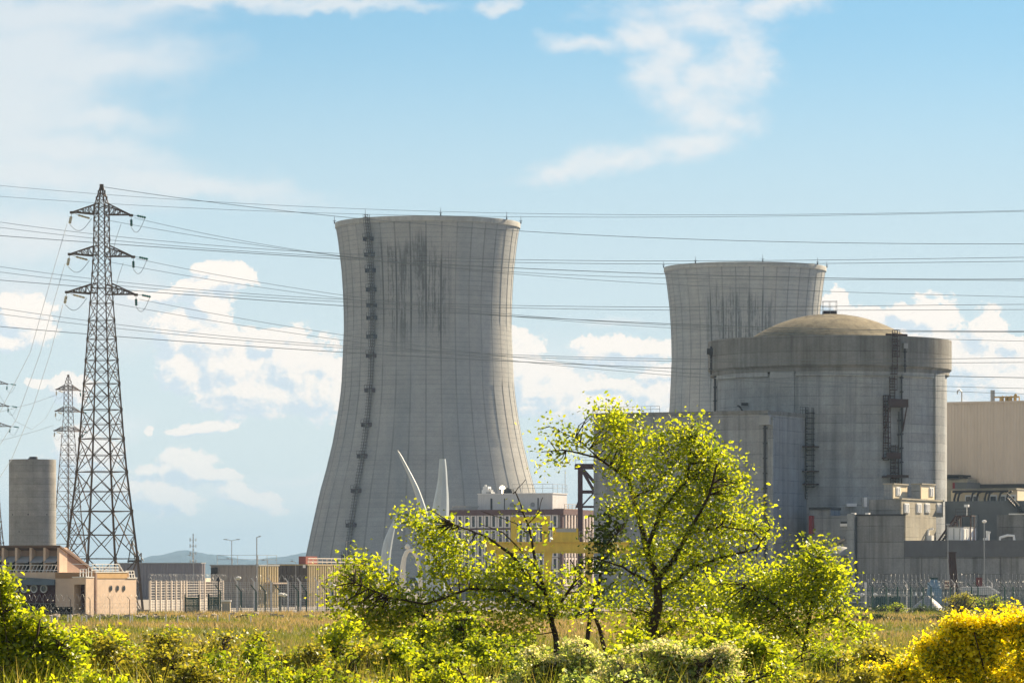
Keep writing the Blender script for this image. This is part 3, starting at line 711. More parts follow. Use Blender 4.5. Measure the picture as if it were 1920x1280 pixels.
# white container on the roof of the low wing
cc = Corner(1801.5, 668)
ct = thing('container', 'white shipping container standing on the roof of the low wing', 'container', (cc.xc, cc.Y, lz-.05), cc.rot)
ca, cb = cc.a(1775.5), cc.b(1830); ch = cc.z(987)-lz+.05
MB().box(ca, 0, 0, cb, .12, ch).build('body', white, ct)
b = MB()
for k in range(3): x = ca+.15+(-ca-.3)*k/2; b.box(x-.07, x+.07, -.06, .01, .35, ch-.25)
b.box(ca, 0, -.08, .02, ch-.16, ch+.04); b.box(ca, 0, -.08, .02, .05, .25); b.box(-.02, .08, -.05, cb, ch-.14, ch+.03); b.box(-.02, .08, -.05, cb, .05, .22)
b.build('frame', galv, ct)
for k in (.28, .72):
    b = MB(); b.box(.01, .09, cb*k-1.3, cb*k+1.3, .35, ch-.3); d_ = b.build('door', white, ct)
    MB().box(.09, .14, cb*k-.9, cb*k-.8, .4, ch-.4).build('lock_bar', grey, d_); MB().box(.09, .14, cb*k+.6, cb*k+.7, .4, ch-.4).build('lock_bar', grey, d_)
stc = Corner(1775, 672)
ss = thing('metal_stair', 'rusty steel stair climbing from the wing roof beside the white container', 'stair', (stc.xc, stc.Y, lz-.05), stc.rot)
b = MB(); n = 14; hx = stc.z(966)-lz; L_ = 3.2
for k in range(n): b.box(-1.2+L_*k/n, -1.2+L_*(k+1)/n, -.9, .9, hx*k/n, hx*k/n+.1)
for y in (-1, 1): b.beam((-1.2, y, 0), (-1.2+L_, y, hx), .28)
b.build('flight', rust, ss)
b = MB(); b.box(1.9, 4.6, -1, 1, hx-.12, hx+.05)
for x in (2.1, 4.4): b.beam((x, .9, 0), (x, .9, hx), .16); b.beam((x, -.9, 0), (x, -.9, hx), .16)
b.build('landing', rust, ss); railing(1.9, 4.6, -1, hx, 1.1, .9).build('handrail', dark, ss)
b = MB(); b.box(3.5, 4.2, -1.5, -.9, hx+1.4, hx+1.8); b.beam((3.8, -1, hx), (3.8, -1, hx+1.6), .1); b.build('stair_lamp', white, ss)
# brown steel column against the wing, its foot among the bushes
cl_ = thing('steel_column', 'dark brown steel column leaning slightly against the low wing', 'column', (X(1792, 640), 640, 0))
b = MB(); w_ = 5.8/F*640; hh = Z(1036, 640)
for s_ in (-1, 1): b.add([(s_*w_-.08, -.4, 0), (s_*w_+.08, -.4, 0), (s_*w_+.08, .4, 0), (s_*w_-.08, .4, 0), (s_*w_-.7, -.4, hh), (s_*w_-.54, -.4, hh), (s_*w_-.54, .4, hh), (s_*w_-.7, .4, hh)], [(0,3,2,1),(4,5,6,7),(0,1,5,4),(1,2,6,5),(2,3,7,6),(3,0,4,7)])
b.add([(-w_, -.05, 0), (w_, -.05, 0), (w_, .05, 0), (-w_, .05, 0), (-w_-.62, -.05, hh), (w_-.62, -.05, hh), (w_-.62, .05, hh), (-w_-.62, .05, hh)], [(0,3,2,1),(4,5,6,7),(0,1,5,4),(1,2,6,5),(2,3,7,6),(3,0,4,7)])
b.build('web', rust, cl_); MB().box(-w_-.9, w_-.4, -.5, .5, hh, hh+.15).build('cap_plate', rust, cl_)
# ---------------------------------------------------------------- concrete silo, office, warehouses
t = thing('silo', 'plain round concrete silo standing beside the pylons at the left', 'silo', (X(61, 905), 905, 0))
r = 44/F*905; zt = Z(861.5, 905)
MB().lathe([(r, 0), (r, zt), (r-.35, zt), (r-.35, zt-.8), (.01, zt-.6)], 96).build('shell', con_silo, t, smooth=30)
b = MB(); b.lathe([(.01, zt+.7), (.9, zt+.65), (1.0, zt-.7)], 16, cx=.2); b.box(-.9, -.2, -.5, .5, zt-.7, zt+.35); b.build('roof_hatch', dark, t)
for px, py in ((27.5, 964), (58, 964), (91, 964), (41, 996)):
    a = math.asin((px-61)/44); q = MB(); x, y = r*math.sin(a), -r*math.cos(a); z = Z(py, 900)
    q.lathe([(.01, -.02), (.17, 0), (.17, .1)], 10); q.v = [(x+v[0], y-.02-v[2], z+v[1]) for v in q.v]; q.build('port', black, t)

oc = Corner(1055, 860); oa, ob = oc.a(842), oc.b(1130)
ot = thing('office_building', 'five-storey office block with rows of white-framed dark windows behind the yellow crane', 'office building', oc.loc, oc.rot)
oz = oc.z(955)
pw = mat('brown_panel', (.125, .07, .07), .7); wfr = mat('window_white', (.74, .72, .71), .6, var=.08)
MB().box(oa, 0, .12, ob-.12, 0, oz-.4).build('wall', mat('panel_wall', (.30, .28, .27), .8), ot)
MB().box(oa-.3, .35, -.35, ob+.35, oz-1.05, oz+.1).build('parapet', pw, ot)
rows = [(966.5, 986.5), (994, 1016), (1021, 1042), (1047, 1065), (1071, 1091)]
nw = 16; sp = (-oa-1.2)/nw
for i, (p0, p1) in enumerate(rows):
    zt, zb = oc.z(p0), oc.z(p1)
    MB().box(oa, 0, -.12, .1, zb-.62, zb-.32).build('floor_band', pw, ot)
    for k in range(nw):
        x = oa+.4+sp*k
        m_ = MB(); x1 = x+sp*.86
        m_.box(x, x+.34, -.22, .12, zb-.2, zt+.2); m_.box(x1-.34, x1, -.22, .12, zb-.2, zt+.2); m_.box(x+.34, x1-.34, -.2, .12, zt, zt+.2); m_.box(x+.34, x1-.34, -.2, .12, zb-.2, zb)
        f_ = None
        if i < 5 and len([c for c in ot.children if c.name.startswith('window')]) < 96:
            f_ = m_.build('window', wfr, ot)
            MB().box(x+.34, x1-.34, -.02, .1, zb, zt).build('pane', glass, f_)
MB().box(-.45, .12, -.3, .3, 0, oz-.5).build('corner_pier', pw, ot)
fin = MB(); pane_ = MB()
nb = int(ob/1.55)
for i, (p0, p1) in enumerate(rows):
    zt, zb = oc.z(p0), oc.z(p1)
    for k in range(nb):
        y = .9+1.55*k; fin.box(-.1, .30, y, y+.5, zb-.3, zt+.4); pane_.box(-.1, .02, y+.55, y+1.5, zb, zt)
    fin.box(-.1, .2, .4, ob, zb-.75, zb-.35)
tag(fin.build('sun_fins', mat('fin_pink', (.66, .58, .54), .7), ot), kind='stuff'); tag(pane_.build('side_glazing', mat('tinted_glass', (.10, .085, .08), .3), ot), kind='stuff')
pc = Corner(1036, 866); pa, pb = pc.a(896), pc.b(1063)
pt_ = MB(); 
ph = thing('roof_penthouse', 'white plant room with a roof railing on top of the office block', 'plant room', (pc.xc, pc.Y, oz-.02), pc.rot)
phz = pc.z(925)-oz
MB().box(pa, 0, 0, pb, 0, phz).build('wall', mat('white_render', (.60, .62, .63), .7, var=.08, streak=.1), ph)
MB().box(pa-.1, .12, -.12, pb+.1, phz, phz+.18).build('coping', white, ph)
for px, w_ in ((921.5, .22), (946, .10), (1009, .12)):
    MB().box(pc.a(px)-w_, pc.a(px)+w_, -.06, -.003, .1, phz*.75).build('door', dark, ph)
for px in (960, 999): b = MB(); b.lathe([(.01, -.05), (.5, 0), (.5, .2)], 14); x = pc.a(px); b.v = [(x+v[0], -.02-v[2]*.3, phz*.35+v[1]) for v in b.v]; b.build('wall_vent', grey, ph)
rl = railing(pc.a(960), 0, .2, phz+.15, 1.9, 2.0, w=.07); railing(.2, pb, 0, phz+.15, 1.9, 2.0, 'y', .07, rl); rl.beam((-.2, pb-.5, phz), (-.2, pb-.5, phz+5.2), .1); rl.build('railing', galv, ph)
for px, w_, h_, m_ in ((908, .9, 2.1, white), (950, 1.1, 1.4, dark), (914, .6, 1.2, galv)):
    b = MB(); x = pc.a(px); b.box(x-w_, x+w_, .6, 2.4, phz, phz+h_*.45); b.box(x-w_*.8, x+w_*.6, .8, 2.2, phz+h_*.45, phz+h_*.8); b.tube([(x-w_*.4, 1.4, phz+h_*.8), (x-w_*.4, 1.4, phz+h_)], .3, 8); b.build('roof_unit', m_, ph)
b = MB(); x = pc.a(938); b.lathe([(.01, .55), (.35, .47), (.55, .2), (.6, -.1), (.01, -.2)], 16); b.v = [(x+v[0], 1+v[1], phz+1.3+v[2]) for v in b.v]; b.box(x-.1, x+.1, .9, 1.1, phz, phz+1.15)
mglow = bpy.data.materials.new('sun_glint'); mglow.use_nodes = True; mglow.node_tree.nodes['Principled BSDF'].inputs['Emission Color'].default_value = (1, .8, .5, 1); mglow.node_tree.nodes['Principled BSDF'].inputs['Emission Strength'].default_value = 3.0  # emission stands in for a sun glint on the roof fitting
b.build('glinting_roof_fitting', mglow, ph)
b = MB(); x0, x1 = oc.a(843), oc.a(888)
for k in range(3): b.tube([(x0, 1+k*.8, oz+.5+.25*k), (x1, 1+k*.8, oz+.35+.25*k)], .12, 6)
for k in range(5): b.beam((x0+(x1-x0)*k/4, 1.5, oz), (x0+(x1-x0)*k/4, 1.5, oz+1.0), .15)
b.build('roof_pipes', galv, ot)
b = MB(); y0, y1 = oc.b(1062), oc.b(1090); b.box(-3, -.4, y0, y1, oz+.1, oz+.3)
railing(y0, y1, -.4, oz+.1, 1.1, 1.6, 'y', .1, b); b.build('roof_frame', mat('tan_paint', (.45, .36, .28)), ot)

def shed(label, pl, pcx, pr, Y, py, m1, m2, blen=None, rail=None):
    c = Corner(pcx, Y); a = c.a(pl); bb = blen or c.b(pr); z = c.z(py)
    t = thing('warehouse', label, 'warehouse', c.loc, c.rot)
    MB().box(a, 0, .06, bb, 0, z-.05).build('body', m1, t)
    ribbed(a, 0, 0, z, .04, .8, .1).build('cladding', m1, t)
    side = ribbed(0, bb, 0, z, 0, .8, .1); side.v = [(.04-v[1], v[0], v[2]) for v in side.v]; side.build('side_cladding', m2, t)
    MB().box(a-.12, .18, -.16, bb+.1, z, z+.22).build('roof_edge', grey if rail != 2 else m2, t)
    return c, t, a, bb, z
purple = mat('mauve_cladding', (.22, .205, .225), .6, var=.08, scale=.1)
beige2 = mat('taupe_cladding', (.32, .285, .255), .6, var=.08, scale=.1)
ochre = mat('ochre_cladding', (.40, .33, .185), .6, var=.1, scale=.15, streak=.08)
c, t, a, bb, z = shed('low mauve metal warehouse right of the pylon base, with a crane frame on its roof', 222, 376.5, 385, 900, 1056, purple, purple, 2.0)
b = MB(); x0, x1 = c.a(227), c.a(252)
b.beam((x0, 3, z+.6), (x1, 3, z+.6), .5); b.beam((x0, 3, z), (x0+1.0, 3, z+5.2), .18); b.beam((x0+2, 3, z), (x0+1.0, 3, z+5.2), .18); b.beam((x0+1, 3, z+5), (x0+4, 3, z+.6), .14); b.beam((x1, 3, z), (x1, 3, z+2.4), .2); b.beam((x1-1.5, 3, z+.6), (x1, 3, z+2.4), .15); b.build('roof_crane', dark, t)
c, t, a, bb, z = shed('taupe warehouse with a sunlit ochre side, left of the cooling tower foot', 395, 484, 522, 640, 1060.5, beige2, ochre)  # yellow sunlight on the side wall is put into its cladding colour
MB().box(a+.3, a+1.3, -.5, -.11, z-1.3, z-.25).build('corner_lamp', dark, t)
rl = railing(a+1, -.2, .3, z+.2, 1.5, 2.5, w=.05); railing(.3, bb, -.3, z+.2, 1.5, 2.5, 'y', .05, rl); rl.build('railing', galv, t)
MB().box(.1, 1.6, 2.0, bb, c.z(1094), c.z(1091)).build('canopy', mat('tan_paint', (.45, .36, .28)), t)
c, t, a, bb, z = shed('ochre ribbed warehouse with a slanted white roof railing in front of the cooling tower', 505, 576, 678, 668, 1059.5, mat('shaded_brown_cladding', (.09, .075, .065), .6), ochre, rail=2)  # brown front darkened and widened to stand for the shadow beside it
rl = MB(); n = 11
for k in range(n+1):
    y = .4+(bb*.93-.4)*k/n; rl.beam((-.2, y+.5, z+.1), (.05, y, z+1.15), .13)
for o, hh in ((.05, 1.15), (-.05, .6), (-.2, .15)): rl.beam((o, .2, z+hh), (o, bb*.94, z+hh), .12)
rl.build('roof_railing', mat('railing_white', (.75, .70, .64), .6), t)
MB().box(-2.2, -.9, 1.2, 5.2, z+.2, z+1.5).build('roof_unit', mat('brick_red', (.28, .09, .07), .8), t)
MB().box(-.6, -.2, -.35, -.1, z-.4, z+.1).build('corner_lamp', white, t)
# background strip of roof in the gap between two warehouses
wr = thing('far_shed', 'far cream-roofed shed glimpsed in the gap between two warehouses', 'shed', (X(388, 1000), 1000, 0))
b = MB(); ww = 16/F*1000; zz_ = Z(1087, 1000); b.box(-ww, ww, 0, 12, 0, zz_-.3); b.build('wall', mat('far_shed_wall', (.34, .25, .2)), wr); MB().add([(-ww-.3, -.4, zz_-.35), (ww+.3, -.4, zz_-.35), (ww+.3, 6, zz_+.5), (-ww-.3, 6, zz_+.5), (ww+.3, 12.4, zz_-.35), (-ww-.3, 12.4, zz_-.35)], [(0, 1, 2, 3), (3, 2, 4, 5)]).build('roof', cream, wr)

# ---------------------------------------------------------------- gatehouse (pink building)
pink = mat('pink_render', (.64, .50, .385), .85, var=.12, streak=.06); pinkd = mat('pink_brown_render', (.33, .235, .19), .85, var=.12, streak=.08)
och = mat('ochre_band', (.55, .36, .17), .85); slate = mat('slate_blue_panel', (.10, .135, .16), .6); wine = mat('wine_red_wall', (.055, .012, .018), .6)
gcn = Corner(178, 492)
gt_ = thing('gatehouse', 'pink rendered gatehouse with a slanted roof, porthole windows and three oval windows', 'gatehouse', gcn.loc, gcn.rot)
a1, b1, b2 = gcn.a(104), gcn.b(237), gcn.b(255)
zA, zB, zU = gcn.z(1072.5), gcn.z(1083.5), gcn.z(1137)
MB().box(a1, -.02, 0, 8, zU, zB).build('front_wall', pink, gt_)
MB().box(a1, -.02, -.06, 8, zB, zA).build('front_band', mat('brown_band', (.34, .215, .12), .85), gt_)
MB().box(-.6, -.03, .02, b2, 0, zB-.02).build('inner_wall', pink, gt_)
MB().box(-.04, .06, .3, b2, 0, gcn.z(1115)).build('side_wall', pink, gt_); MB().box(-.04, .04, .3, b2, gcn.z(1115), gcn.z(1083.5)+.0).build('side_wall_upper', pink, gt_)
MB().box(-.05, .1, .25, b1, zB, zA).build('ochre_band', och, gt_); MB().box(-.03, .16, -.1, b1+.1, zA, zA+.12).build('white_coping', white, gt_); MB().box(-.2, .14, b1, b2+.1, zB, zB+.1).build('white_coping', white, gt_)
MB().box(-.25, .14, -.05, .3, 0, zA).build('corner_pilaster', pinkd, gt_)
for px in (207, 219.5, 231.5):
    y = gcn.b(px); z = gcn.z(1102, 0, y)
    def oval(rx, rz, x0, x1):
        q = MB(); n = 18; P = [(rx*math.cos(2*math.pi*k/n), rz*math.sin(2*math.pi*k/n)) for k in range(n)]
        return q.prism(P, lambda u, v_: (x0, y+u, z+v_), lambda u, v_: (x1, y+u, z+v_))
    f_ = oval(.34, .40, -.02, .10).build('oval_window', mat('tan_paint', (.45, .36, .28)), gt_); oval(.24, .31, 0, .13).build('pane', glass, f_)
# porch
pcn = Corner(161, 488); M0 = gcn
off = Vector((pcn.xc-gcn.xc, pcn.Y-gcn.Y, 0)); off.rotate(Matrix.Rotation(R(GA), 3, 'Z'))
pa_, pb_ = pcn.a(136), pcn.b(176); pz = pcn.z(1082)
b = MB(); ox, oy = off.x, off.y; dx0, dx1, dz = pcn.a(139), pcn.a(159), pcn.z(1095)
b.box(ox+pa_, ox+dx0, oy, oy+pb_, 0, pz); b.box(ox+dx1, ox, oy, oy+pb_, 0, pz); b.box(ox+dx0, ox+dx1, oy, oy+pb_, dz, pz)
pch = b.build('porch', pink, gt_); MB().box(ox+pa_-.05, ox+.06, oy-.06, oy+pb_, pz, pz+.1).build('porch_coping', white, pch); MB().box(ox+dx0, ox+dx1, oy+1.6, oy+1.8, 0, dz).build('door', wine, pch)
b = MB(); railing(ox+pa_*.95, ox+pa_*.5, oy+1.6, pz+.1, .9, .4, w=.07, b=b); railing(ox+pa_*.3, ox-.1, oy+1.5, pz+.1, 1.1, .9, w=.08, b=b); b.build('porch_railing', white, pch)
# left wing with portholes
aL = gcn.a(-40)
MB().box(aL, a1, .3, 9, gcn.z(1131), gcn.z(1095)).build('porthole_wall', wine, gt_)
MB().box(aL, a1-.02, -.9, .32, gcn.z(1131), gcn.z(1131)+.1).build('ledge', dark, gt_)
b = MB(); za, zb_ = gcn.z(1082), gcn.z(1096); x37 = gcn.a(37)
b.add([(aL, -.5, zb_), (a1-.02, -.5, zb_), (a1-.02, -.1, gcn.z(1086)), (aL, -.1, gcn.z(1076)), (aL, .6, zb_), (a1-.02, .6, zb_), (a1-.02, .6, gcn.z(1086)), (aL, .6, gcn.z(1076))], [(0,1,2,3),(5,4,7,6),(1,5,6,2),(4,0,3,7),(3,2,6,7),(4,5,1,0)])
b.build('slate_canopy', slate, gt_)
MB().box(aL, a1, .65, 9, gcn.z(1095), gcn.z(1072)).build('band_wall', pink, gt_)
for px in (9, 26, 43.5, 62, 80.5):
    x = gcn.a(px); z = gcn.z(1103, x)
    def ring(r0, r1, y0, y1):
        q = MB(); n = 22; vs, fs = [], []
        for k in range(n):
            c_, s_ = math.cos(2*math.pi*k/n), math.sin(2*math.pi*k/n)
            vs += [(x+r0*c_, y0, z+r0*s_), (x+r1*c_, y0, z+r1*s_), (x+r1*c_, y1, z+r1*s_), (x+r0*c_, y1, z+r0*s_)]
        for k in range(n):
            i, j = 4*k, 4*((k+1) % n); fs += [(i, i+1, j+1, j), (i+1, i+2, j+2, j+1), (i+2, i+3, j+3, j+2), (i+3, i, j, j+3)]
        return q.add(vs, fs)
    f_ = ring(.36, .50, .14, .31).build('porthole', mat('porthole_white', (.55, .58, .60), .5), gt_)
    q = MB(); n = 22; P = [(.37*math.cos(2*math.pi*k/n), .37*math.sin(2*math.pi*k/n)) for k in range(n)]; q.prism(P, lambda u, v_: (x+u, .24, z+v_), lambda u, v_: (x+u, .29, z+v_)); q.build('pane', glass, f_)
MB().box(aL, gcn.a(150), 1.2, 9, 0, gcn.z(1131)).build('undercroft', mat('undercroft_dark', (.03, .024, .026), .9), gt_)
MB().box(aL, gcn.a(165), -6, .2, 0, .12).build('plinth', con_silo, gt_)
# upper volume, set back
ucn = Corner(118, 498); off = Vector((ucn.xc-gcn.xc, ucn.Y-gcn.Y, 0)); off.rotate(Matrix.Rotation(R(GA), 3, 'Z')); ox, oy = off.x, off.y
ul, ub = ucn.a(-60), ucn.b(174); uz0, uz1 = ucn.z(1074), ucn.z(1025.5); zback = ucn.z(1071, 0, ub)
b = MB(); P = [(0, uz0-3), (ub, uz0-3), (ub, zback), (0, uz1)]
b.prism(P, lambda u, v_: (ox+ul, oy+u+.9, v_), lambda u, v_: (ox, oy+u+.9, v_)); b.build('upper_wall', pinkd, gt_)
b = MB(); P = [(-1.0, uz1), (ub, zback-.05), (ub+.3, zback+.12), (-1.1, uz1+.25)]; b.prism(P, lambda u, v_: (ox+ul, oy+u, v_), lambda u, v_: (ox+.25, oy+u, v_)); b.build('roof', mat('roof_brown', (.16, .11, .09), .8), gt_)
MB().box(ox+ul, ox, oy-.02, oy+.9, ucn.z(1043), uz1).build('upper_fascia', pinkd, gt_)
piers = (-35, -12, 13, 38, 65, 91, 117)
for px in piers: x = ox+ucn.a(px); MB().box(x-.16, x+.14, oy-.95, oy+.9, uz0, uz1-.04).build('pier', pink, gt_)
for p0, p1 in zip(piers, piers[1:]):
    x0, x1 = ox+ucn.a(p0)+.15, ox+ucn.a(p1)-.17
    b = MB(); z0, z1 = ucn.z(1042), ucn.z(1053)
    b.add([(x0, oy-.05, z0), (x1, oy-.05, z0), (x1, oy-1.35, z1), (x0, oy-1.35, z1), (x0, oy-.05, z0-.1), (x1, oy-.05, z0-.1), (x1, oy-1.35, z1-.1), (x0, oy-1.35, z1-.1)], [(0,3,2,1),(4,5,6,7),(2,3,7,6),(0,1,5,4),(1,2,6,5),(3,0,4,7)])
    b.build('awning', mat('awning_grey', (.26, .28, .31), .6), gt_)
    f_ = MB().box(x0, x1, oy+.78, oy+.88, uz0, ucn.z(1044)).build('window', glass, gt_)
    MB().box((x0+x1)/2-.05, (x0+x1)/2+.05, oy+.72, oy+.77, uz0, ucn.z(1048)).build('mullion', slate, f_)
b = MB(); x0, x1 = ox+ul, ox-.1; n = 26
for k in range(n): x = x0+(x1-x0)*k/n; b.beam((x, oy-1.2, uz0+.1), (x+.45, oy-1.2, uz0+1.0), .06)
for hh in (.35, 1.0): b.beam((x0, oy-1.2, uz0+hh), (x1, oy-1.2, uz0+hh), .07)
b.build('balcony_railing', white, gt_)
b = MB(); y0, y1 = gcn.b(176), gcn.b(226)
for k in range(9): y = y0+(y1-y0)*k/8; b.beam((-.4, y+.35, zA+.1), (-.2, y, zA+1.0), .08)
for hh in (.3, .65, 1.0): b.beam((-.25, y0, zA+hh), (-.25, y1, zA+hh), .07)
b.beam((-.25, y1, zA+1.0), (-.15, y1+.9, zA+.1), .1); b.beam((-3, y0, zA+1), (-.25, y0, zA+1), .07); b.beam((-3, y1, zA+1), (-.25, y1, zA+1), .07); b.beam((-3, y1, zA+.5), (-.25, y1, zA+.5), .07)
b.beam((-.2, b1+.2, zB+.9), (-.2, b2-.2, zB+.9), .08); b.beam((-.2, b1+.2, zB+.5), (-.2, b2-.2, zB+.5), .07)
for k in range(4): y = b1+.2+(b2-b1-.4)*k/3; b.beam((-.2, y+.25, zB), (-.2, y, zB+.9), .08)
b.build('roof_railing', white, gt_)

# ---------------------------------------------------------------- lattice pylons
steel = mat('pylon_steel', (.13, .095, .075), .7, .2, var=.3, scale=.2)
insl = mat('insulator_cream', (.55, .52, .40), .3); inst_ = mat('insulator_teal', (.015, .13, .12), .2, spec=.6)
PY = 540.0; pz_ = lambda py: Z(py, PY)
pxw = lambda p: p/F*PY
HW = [(0, 4.1), (pz_(1060), 3.64), (pz_(865), 2.35), (pz_(660), 1.52), (pz_(548), 1.06), (pz_(470), .80), (pz_(385), .72), (pz_(349), .12)]
def hw(z):
    for (z0, w0), (z1, w1) in zip(HW, HW[1:]):
        if z0 <= z <= z1: return w0+(w1-w0)*(z-z0)/(z1-z0)
    return HW[-1][1]
def pylon(label, loc, rotz):
    t = thing('pylon', label, 'pylon', loc, rotz, 'electricity pylons at the left')
    b = MB(); zs = [0]; 
    while zs[-1] < pz_(385)-.3:
        z = zs[-1]; zs.append(z+max(1.25, hw(z)*1.75))
    zs[-1] = pz_(385); top = pz_(349)
    zs += [zs[-1]+(top-zs[-1])*q for q in (.36, .68, 1.0)]
    cn = lambda z, k: Vector((hw(z)*(1, 1, -1, -1)[k], hw(z)*(1, -1, -1, 1)[k], z))
    for z0, z1 in zip(zs, zs[1:]):
        w = .25-.14*min(1, z0/40); d = max(.07, .12-.05*min(1, z0/40))
        for k in range(4):
            A, B, A1, B1 = cn(z0, k), cn(z0, (k+1) % 4), cn(z1, k), cn(z1, (k+1) % 4)
            b.beam(A, A1, w); b.beam(A, B1, d); b.beam(B, A1, d)
            if z0 < 42: b.beam(A1, B1, d)
            if hw(z0) > 1.3:
                m = (A+B1)/2; zm = (z0+z1)/2
                b.beam(cn(zm, k), cn(zm, (k+1) % 4), d*.8)
                b.beam((A+A1)/2, (A+m)/2, d*.7); b.beam((B+B1)/2, (B+(B+A1)/2)/2, d*.7); b.beam((A+A1)/2, (A1+(B+A1)/2)/2, d*.7); b.beam((B+B1)/2, (B1+m)/2, d*.7)
            b.beam(A1-Vector((0, 0, .25)), A1+Vector((0, 0, .25)), w*1.5)
    b.build('lattice_tower', steel, t)
    cb = MB()
    for k in range(4): c_ = cn(0, k); cb.box(c_.x-.6, c_.x+.6, c_.y-.6, c_.y+.6, -.1, .5)
    tag(cb.build('footings', con_silo, t), kind='stuff')
    for (py, L) in ((402, 4.25), (480, 4.55), (551, 4.95)):
        zb = pz_(py); zt = zb+1.35
        for s in (-1, 1):
            q = MB(); w0 = hw(zb); tip = Vector((s*L, 0, zb+.1)); n = 5
            lo = [Vector((s*w0, y*w0, zb)) for y in (-1, 1)]; hi = [Vector((s*hw(zt), y*hw(zt), zt)) for y in (-1, 1)]
            for l, h in zip(lo, hi): q.beam(l, tip, .16); q.beam(h, tip, .15); q.beam(l, h, .12)
            for i in range(1, n):
                f0, f1 = (i-1)/n, i/n
                for l, h in zip(lo, hi): q.beam(l.lerp(tip, f0), h.lerp(tip, f1), .07); q.beam(l.lerp(tip, f1), h.lerp(tip, f1), .07)
                q.beam(lo[0].lerp(tip, f1), lo[1].lerp(tip, f1), .07); q.beam(hi[0].lerp(tip, f1), lo[1].lerp(tip, f0), .06)
            q.box(tip.x-.22, tip.x+.22, -.18, .18, tip.z-.2, tip.z+.12)
            arm = q.build('cross_arm', steel, t)
            m_ = insl if s < 0 else inst_
            dirs = ((-.35, -.3, -1.0, 1.0, .22), (1.0, .25, -.16, 1.9, .15)) if s < 0 else ((-.1, -.3, -1.0, .9, .2), (1.0, .1, -.14, 1.3, .17))
            for (dx, dy, dz, L2, rr) in dirs:
                d = Vector((dx, dy, dz)).normalized(); p0 = tip+d*.55+Vector((0, 0, -.1)); ii = MB()
                if s < 0 and dz > -.5: p0 = tip+Vector((.9, 0, -.35))
                elif s > 0 and dz > -.5: p0 = tip+Vector((.9, 0, -.05))
                pts, rs = [], []
                for k in range(9): pts.append(p0+d*(L2*k/8)); rs.append(rr if k % 2 else rr*.62)
                ii.tube(pts, rs, 8); ii.beam(tip, p0, .05)
                tag(ii.build('insulator', m_, t))
            jl = MB(); p1 = tip+Vector((-.3 if s < 0 else .0, 0, -1.6)); p2 = tip+Vector((2.9 if s < 0 else 2.1, .2, -.7 if s < 0 else -.3))
            jl.tube([p1.lerp(p2, k/10)+Vector((0, 0, -1.3*math.sin(math.pi*k/10)*(1-.2*k/10))) for k in range(11)], .035, 4); jl.build('jumper_cable', cable, t)
    return t
py0 = pylon('large lattice pylon with three cross arms rising behind the pink gatehouse', (X(190.5, PY), PY, 0), R(30))
dup(py0, (X(128, 1043), 1043, 0), R(52), 'smaller distant lattice pylon between the silo and the large pylon')
dup(py0, (X(-19, 1010), 1010, 0), R(14), 'distant lattice pylon cut off by the left edge, only its arm tips showing')

# ---------------------------------------------------------------- overhead lines
def wire(label, pts, Y0, Y1, rad=.03):
    xs = [p[0] for p in pts]; ys_ = [p[1] for p in pts]; n = 60; P = []
    # monotone smooth interpolation of a measured sag
    px = np.linspace(xs[0], xs[-1], n); co = np.polyfit(xs, ys_, min(len(xs)-1, 3)) if xs[0] != xs[-1] else None
    for u in px: 
        v = np.polyval(co, u); Y = Y0+(Y1-Y0)*(u-xs[0])/(xs[-1]-xs[0]); P.append(W(u, v, Y))
    o = Vector(P[0]); b = MB(); b.tube([p-o for p in P], rad, 4)
    tag(b.build('power_line', cable, loc=o), label, 'power line', 'overhead power lines')
E = 'from the left edge to the right edge'
W3 = [('top', [(-60,342),(250,369.5),(480,382),(960,400),(1440,402.5),(1980,393)]), ('second from the top', [(-60,364),(250,384),(480,395),(700,402.5),(960,407),(1440,405),(1980,395)])]
for nm, p in W3: wire(f'thin overhead cable running {E}, {nm}', p, 600, 520, .024)
LV = {'upper': [('topmost', [(-60,409),(280,446),(480,467),(800,485),(1040,487.5),(1440,487),(1980,482)]), ('middle', [(-60,419),(280,455),(480,473),(800,489),(1040,493),(1440,494),(1980,489.5)]), ('lowest', [(-60,438),(280,460),(480,476),(800,496),(1040,506),(1300,514),(1980,523)])],
 'middle': [('topmost', [(-60,491),(280,533),(480,552),(800,569),(1040,573),(1440,575),(1980,570)]), ('middle', [(-60,502),(280,540),(480,556.5),(800,573),(1040,578),(1440,582),(1980,580)]), ('lowest', [(-60,521),(280,546),(480,560),(800,587),(1040,597),(1300,607),(1980,621)])],
 'lower': [('topmost', [(-60,569),(280,613),(480,635),(800,661),(1040,667),(1440,673),(1980,670)]), ('middle', [(-60,581),(280,620),(480,639),(800,665),(1040,671),(1440,678),(1980,679)]), ('lowest', [(-60,607),(280,635),(480,648),(800,671),(1040,682),(1300,690),(1980,709)])]}
for lv, ws in LV.items():
    for nm, p in ws: wire(f'{nm} cable of the {lv} bundle crossing from left edge to right edge', p, 600, 520, .042 if nm == 'lowest' else .03)
for lv, A, B_ in (('upper', [(252,409),(480,453),(640,483),(1040,513),(1440,524),(1980,527)], [(206,414),(480,459),(640,480),(1040,521),(1440,541),(1980,558)]),
                  ('middle', [(256,486),(480,527),(640,551),(1040,600),(1440,615),(1980,622)], [(206,492),(480,536),(640,558),(1040,603),(1440,622),(1980,641)]),
                  ('lower', [(261,561),(480,602),(640,627),(1040,678),(1440,709),(1980,729)], [(216,570),(480,613),(640,637),(1040,686),(1440,715),(1980,740)])):
    wire(f'power line from the right tip of the {lv} pylon arm to the right edge', A, PY+2, 500, .025)
    wire(f'power line from the middle of the {lv} pylon arm to the right edge', B_, PY, 515, .025)
wire('earth wire from the pylon peak sloping down past the cooling tower rim', [(192,350.5),(369,375),(480,388.5),(625,407),(972,432),(1440,453),(1980,457)], PY, 520, .032)
